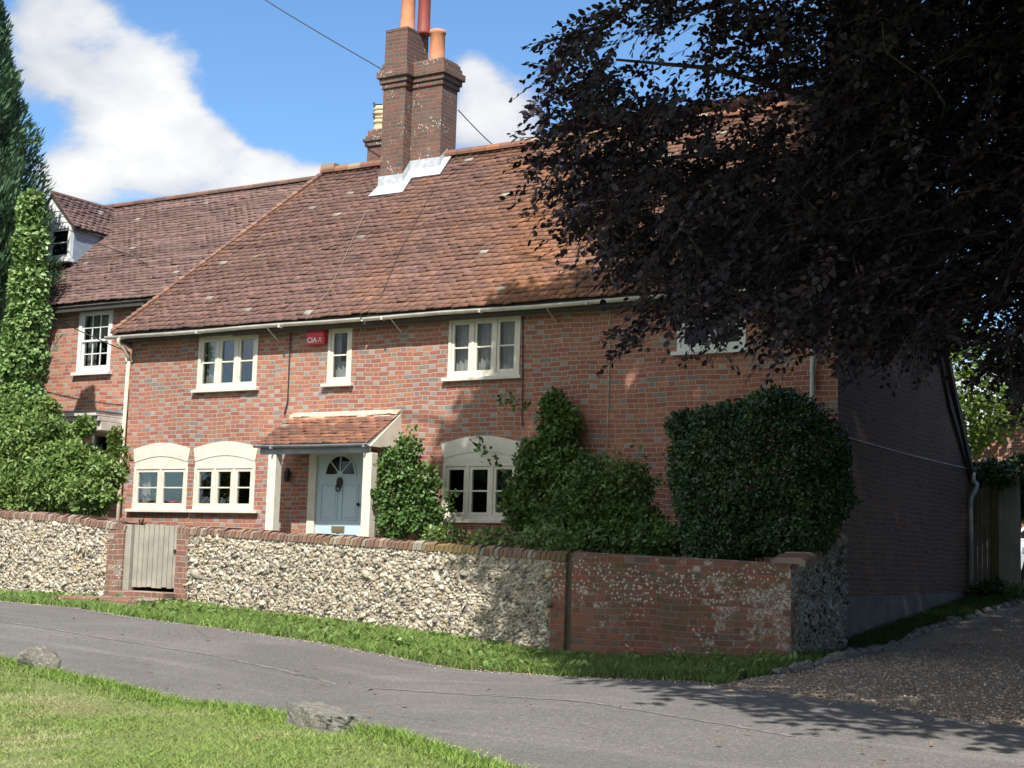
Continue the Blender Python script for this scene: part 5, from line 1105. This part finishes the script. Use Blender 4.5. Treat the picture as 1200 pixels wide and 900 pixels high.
# greenery beyond
def simple_tree(name, base, h, blobs, n, L, W, m, label, tr=.18):
    t = thing(name, base, label, 'tree'); p, d, rr = blob_pts(blobs, n, .45, .25); k = len(p)
    leaves('crown', p, d*.4+rng.normal(size=(k,3))*.8, d*.6+rng.normal(size=(k,3))*.6+np.array([0,0,.5]), L, W, m, t, shape='tri')
    b = MB(); b0 = np.array(base); b.tube([b0-np.array([0,0,.2]), b0+np.array([.1,0,h*.4]), b0+np.array([0,.1,h*.75])], [tr,tr*.7,tr*.3], 8)
    for q_ in blobs: b.tube([b0+np.array([0,0,h*.35]), (b0+np.array([0,0,h*.4])+np.array(q_[:3]))/2+np.array([0,0,.2]), np.array(q_[:3])], [tr*.5,tr*.3,tr*.1], 6)
    b.build('trunk', M_bark, t); return t
simple_tree('garden_tree', (2.5,13,.4), 6, [A(1120,440,13,1.3,1.2,1.2),A(1150,470,13,1.0,1.0,.9),A(1110,500,13,1.0,.8,.8),A(1180,440,13.5,1.2,1.0,1.0)], 9000, .14, .09, L_bright, 'bright sunlit green tree behind the cottage gable')

simple_tree('unseen_shade_tree', (11.5,3.5,-.4), 8, [(11.5,3.5,3.2,2.6,3.0,3.4),(12.5,-1.0,2.6,2.4,2.6,3.2),(11.5,8.5,3.2,2.4,3.0,3.4),(12.0,3.0,6.5,2.6,4.5,2.4),(10.2,1.0,.9,1.2,3.2,1.3),(10.4,7,1.2,1.2,3.0,1.4)], 16000, .30, .2, L_laurel, 'unseen dark evergreen tree added beyond the gravel drive to shade the gable')  # unseen tree added to block skylight from the gable
for i_, (tx, ty, th) in enumerate(((-26,-52,9),(-16,-56,11),(-6,-58,10),(4,-60,12),(15,-56,10),(-38,-46,10))):  # unseen trees added behind the viewer so the panes reflect something dark
    simple_tree('unseen_green_tree', (tx,ty,-2.2), th, [(tx,ty,th*.45,5.2,4.0,th*.42),(tx+2.5,ty+1,th*.3,3.4,3,th*.3),(tx-2.8,ty,th*.34,3.4,3,th*.3)], 1800, .75, .5, L_rose, 'unseen broad green tree added across the village green to darken window reflections'); bpy.data.objects[-1 if False else [o.name for o in COL.objects if o.name.startswith('unseen_green_tree')][-1]]['group'] = 'unseen trees added across the village green'
# ================= COPPER BEECH =================
bt = thing('copper_beech_tree', (7.2,-6.2,-1.1), 'huge dark copper beech overhanging the drive and right end of the cottage', 'tree')
TR = np.array([7.2,-6.2,-1.1])
poly = np.array([(622,185),(640,120),(630,55),(665,28),(700,5),(740,-60),(900,-120),(1300,-160),(1650,-100),(1650,480),(1350,470),(1210,452),(1170,432),(1150,410),(1110,392),(1040,408),(1000,405),(960,385),(935,405),(900,375),(870,360),(835,400),(800,360),(765,345),(735,400),(722,415),(735,370),(760,330),(700,300),(672,285),(648,240)])
def inpoly(x, y, P):
    c = np.zeros(len(x), bool); j = len(P)-1
    for i in range(len(P)):
        k = ((P[i,1] > y) != (P[j,1] > y)) & (x < (P[j,0]-P[i,0])*(y-P[i,1])/(P[j,1]-P[i,1]+1e-9)+P[i,0]); c ^= k; j = i
    return c
def sprays(starts, dirs, length, nl, L, W, droop=.35, size_j=.3):
    """flat beech sprays: leaves alternate along a drooping twig"""
    n = len(starts); dirs = norm(dirs); side = norm(np.cross(dirs, np.array([0,0,1.])+rng.normal(size=(n,3))*.45)); ln = length*rng.uniform(.5, 1.2, (n,1))
    P = []; AX = []; NR = []; tw = []
    for k in range(nl):
        t = (k+.5)/nl; pos = starts+dirs*ln*t+np.array([0,0,-1.])*ln*droop*t*t
        tang = norm(dirs+np.array([0,0,-1.])*2*droop*t); sg = 1 if k % 2 else -1; nrm_ = norm(np.cross(tang, side)); nrm_ = nrm_*np.sign(nrm_[:,2:3]+1e-6)
        P.append(pos+rng.normal(size=(n,3))*.012); AX.append(norm(tang*.7+side*sg*.8+rng.normal(size=(n,3))*.22+np.array([0,0,-.15]))); NR.append(norm(nrm_+rng.normal(size=(n,3))*.42)); 
    for t in (0, .5, 1.0): tw.append(starts+dirs*ln*t+np.array([0,0,-1.])*ln*droop*t*t)
    return np.concatenate(P), np.concatenate(AX), np.concatenate(NR), np.stack(tw, 1)
# visible lower canopy: volume 12-17 m from the green
n = 18500; px = rng.uniform(600, 1650, n); py = rng.uniform(-160, 520, n); dep = rng.uniform(11.6, 16.5, n)
k = inpoly(px, py, poly); holes = vnoise(px/60, py/60, 1.6, 31); hz = (py < 175) & (px > 640) & (px < 960)
k &= ~(hz & (holes > -.12) & (rng.random(n) < .9)); k &= ~((py > 170) & (py < 345) & (px < 880) & (vnoise(px/45, py/45, 1.7, 37) > .12) & (rng.random(n) < .85)); k &= rng.random(n) < np.where((py < 190) & (px < 960), .62, 1.0); k &= ~((~hz) & (holes > .62) & (px < 1250) & (rng.random(n) < .7))
k &= ~((px > 1100) & (px < 1215) & (py > 340) & (py < 470) & (vnoise(px/30, py/30, 1.6, 33) > .15))
k &= rng.random(n) < np.where((py > 300) & (px < 960), .8, 1.0)
px, py, dep = px[k], py[k], dep[k]
P0 = np.stack([atd(a_, b_, c_) for a_, b_, c_ in zip(px, py, dep)]); away = P0-(TR+np.array([0,0,6])); away[:,2] *= .3; D0 = norm(norm(away)+rng.normal(size=P0.shape)*.55+np.array([0,0,-.15]))
P0 = P0-D0*.25
p1, a1_, n1_, tw1 = sprays(P0, D0, .55, 17, .078, .048)
leaves('leaves', p1, a1_, n1_, .067, .043, L_beech, bt, fold=.12)
# upper crown: out of the picture, shades the drive and the right end of the house
def sunplane_ok(Q):
    s1_ = Q[:,0]+.4615*Q[:,1]; s2_ = Q[:,2]+1.28*Q[:,1]
    left = np.interp(s2_, [-12.1,-11.6,-10.7,-5.4,-2,1.8,3.8,4.6,5.4,12], [1.5,-.8,-2,-4.3,-5.4,-6.3,-5.1,-3.3,-.6,-.1])
    return (s1_ > left+.2*np.sin(s2_*3)) & (s2_ < 13) & (s2_ > -11.9)
NQ = 160000; Q = np.c_[rng.uniform(-6, 14, NQ), rng.uniform(-13, 5, NQ), rng.uniform(3.5, 14.5, NQ)]
c_ = (Q-np.array([5.0,-4.5,6.5]))/np.array([11.5,9.0,8.5]); Q = Q[((c_**2).sum(1) < 1) & ((c_**2).sum(1) > .15)]
Q = Q[sunplane_ok(Q)]
rel = Q-CAM; zd = rel@FWD; ipx = 600+FPX*(rel@RGT)/zd; ipy = 450-FPX*(rel@UPV)/zd
inframe = (ipy > -170) & (ipx < 760) & (zd > 0); inframe |= (ipy > -170) & (zd > 0) & (ipx < 1330) 
Q = Q[~inframe]; Q = Q[rng.permutation(len(Q))[:22000]]
away = Q-(TR+np.array([0,0,6])); D1 = norm(norm(away)+rng.normal(size=Q.shape)*.6)
p2, a2_, n2_, tw2 = sprays(Q, D1, .7, 8, .16, .10)
leaves('leaves', p2, a2_, n2_, .20, .13, L_beech, bt, fold=.12, shape='tri')
# branches
b = MB(); limbs = []
b.tube([TR-np.array([0,0,.3]), TR+np.array([.05,0,.5]), TR+np.array([0,.05,2.2]), TR+np.array([-.1,.1,5]), TR+np.array([-.2,.1,9]), TR+np.array([-.3,.1,13.5])], [.75,.55,.46,.38,.24,.05], 14)
b.build('trunk', M_bark, bt)
b = MB()
def limb(p0, p1, r0, r1, sag=.5, seed=0):
    r = np.random.default_rng(seed); p0 = np.array(p0, float); p1 = np.array(p1, float); pts = []
    for t in np.linspace(0, 1, 9): pts.append(p0+(p1-p0)*t+np.array([0,0,1])*sag*math.sin(math.pi*t)+r.normal(size=3)*.07*(0 < t < 1))
    b.tube(pts, list(np.linspace(r0, r1, 9)), 7); return pts
ends = [atd(722,70,14), atd(725,190,14), atd(775,290,13.5), atd(830,230,15), atd(900,90,13), atd(960,330,14.5), atd(1050,180,13), atd(1100,400,14), atd(760,40,15.5), atd(1180,300,12.5), atd(860,360,13.2)]
for i, e in enumerate(ends):
    pts = limb(TR+np.array([-.1,0,2.5+i*.45]), e, .10, .012, .55, i)
    for j in range(5):
        m_ = pts[3+j]; e2 = np.array(m_)+rng.normal(size=3)*np.array([.9,.9,.35])+norm(np.array(e)-TR)*.2; limb(m_, e2, .016, .005, .08, i*10+j)
for i in range(12):
    e = np.array([rng.uniform(-5,15), rng.uniform(-11,-3), rng.uniform(7,13)]); rel_ = e-CAM; 
    limb(TR+np.array([-.1,0,4+i*.5]), e, .13, .02, .8, 100+i)
b.build('branches', M_bark, bt)
# fine twigs
S_ = tw1[:: 1]; n = len(S_); r_ = .0028
V = []; off = np.array([[0,0,r_],[r_,0,-r_],[-r_,0,-r_]])
V = (S_[:,:,None,:]+off[None,None]).reshape(-1,3); idx = np.arange(n)[:,None]*9
fcs = []
for s0 in (0,3):
    for j in range(3): a_, b_ = s0+j, s0+(j+1) % 3; fcs.append([a_, b_, b_+3, a_+3])
F = (np.arange(n)[:,None,None]*9+np.array(fcs)[None]).reshape(-1,4)
np_mesh('twigs', V, F, M_bark, bt)

# ================= OVERHEAD WIRES =================
def wire(name, pts, label, r=.011):
    b = MB(); P = [np.array(p, float) for p in pts]; sm = []
    for i in range(len(P)-1):
        for t in np.linspace(0, 1, 12, endpoint=False): sm.append(P[i]+(P[i+1]-P[i])*t-np.array([0,0,1])*.35*math.sin(math.pi*t)*(np.linalg.norm(P[i+1]-P[i])/14))
    sm.append(P[-1]); b.tube(sm, r, 5); return tag(b.build(name, M_cable, None), label, 'wire')
wire('overhead_wire', [atd(60,-190,34), at(449,82,1.95)], 'thin black wire crossing the sky to the left side of the tall chimney')
wire('overhead_wire', [at(537,129,2.44), atd(640,196,40)], 'thin black wire running from the right side of the tall chimney down behind the roof')
wire('telephone_wire', [at(-60,300,-1.0), at(153,414,-.12)], 'black telephone wire crossing the sash window to the cream downpipe', .010)
wire('telephone_wire', [at(-120,170,-1.0), at(60,258,.9), at(150,298,1.1), at(218,327,1.35)], 'black telephone wire passing the dormer and over the neighbouring roof', .009)
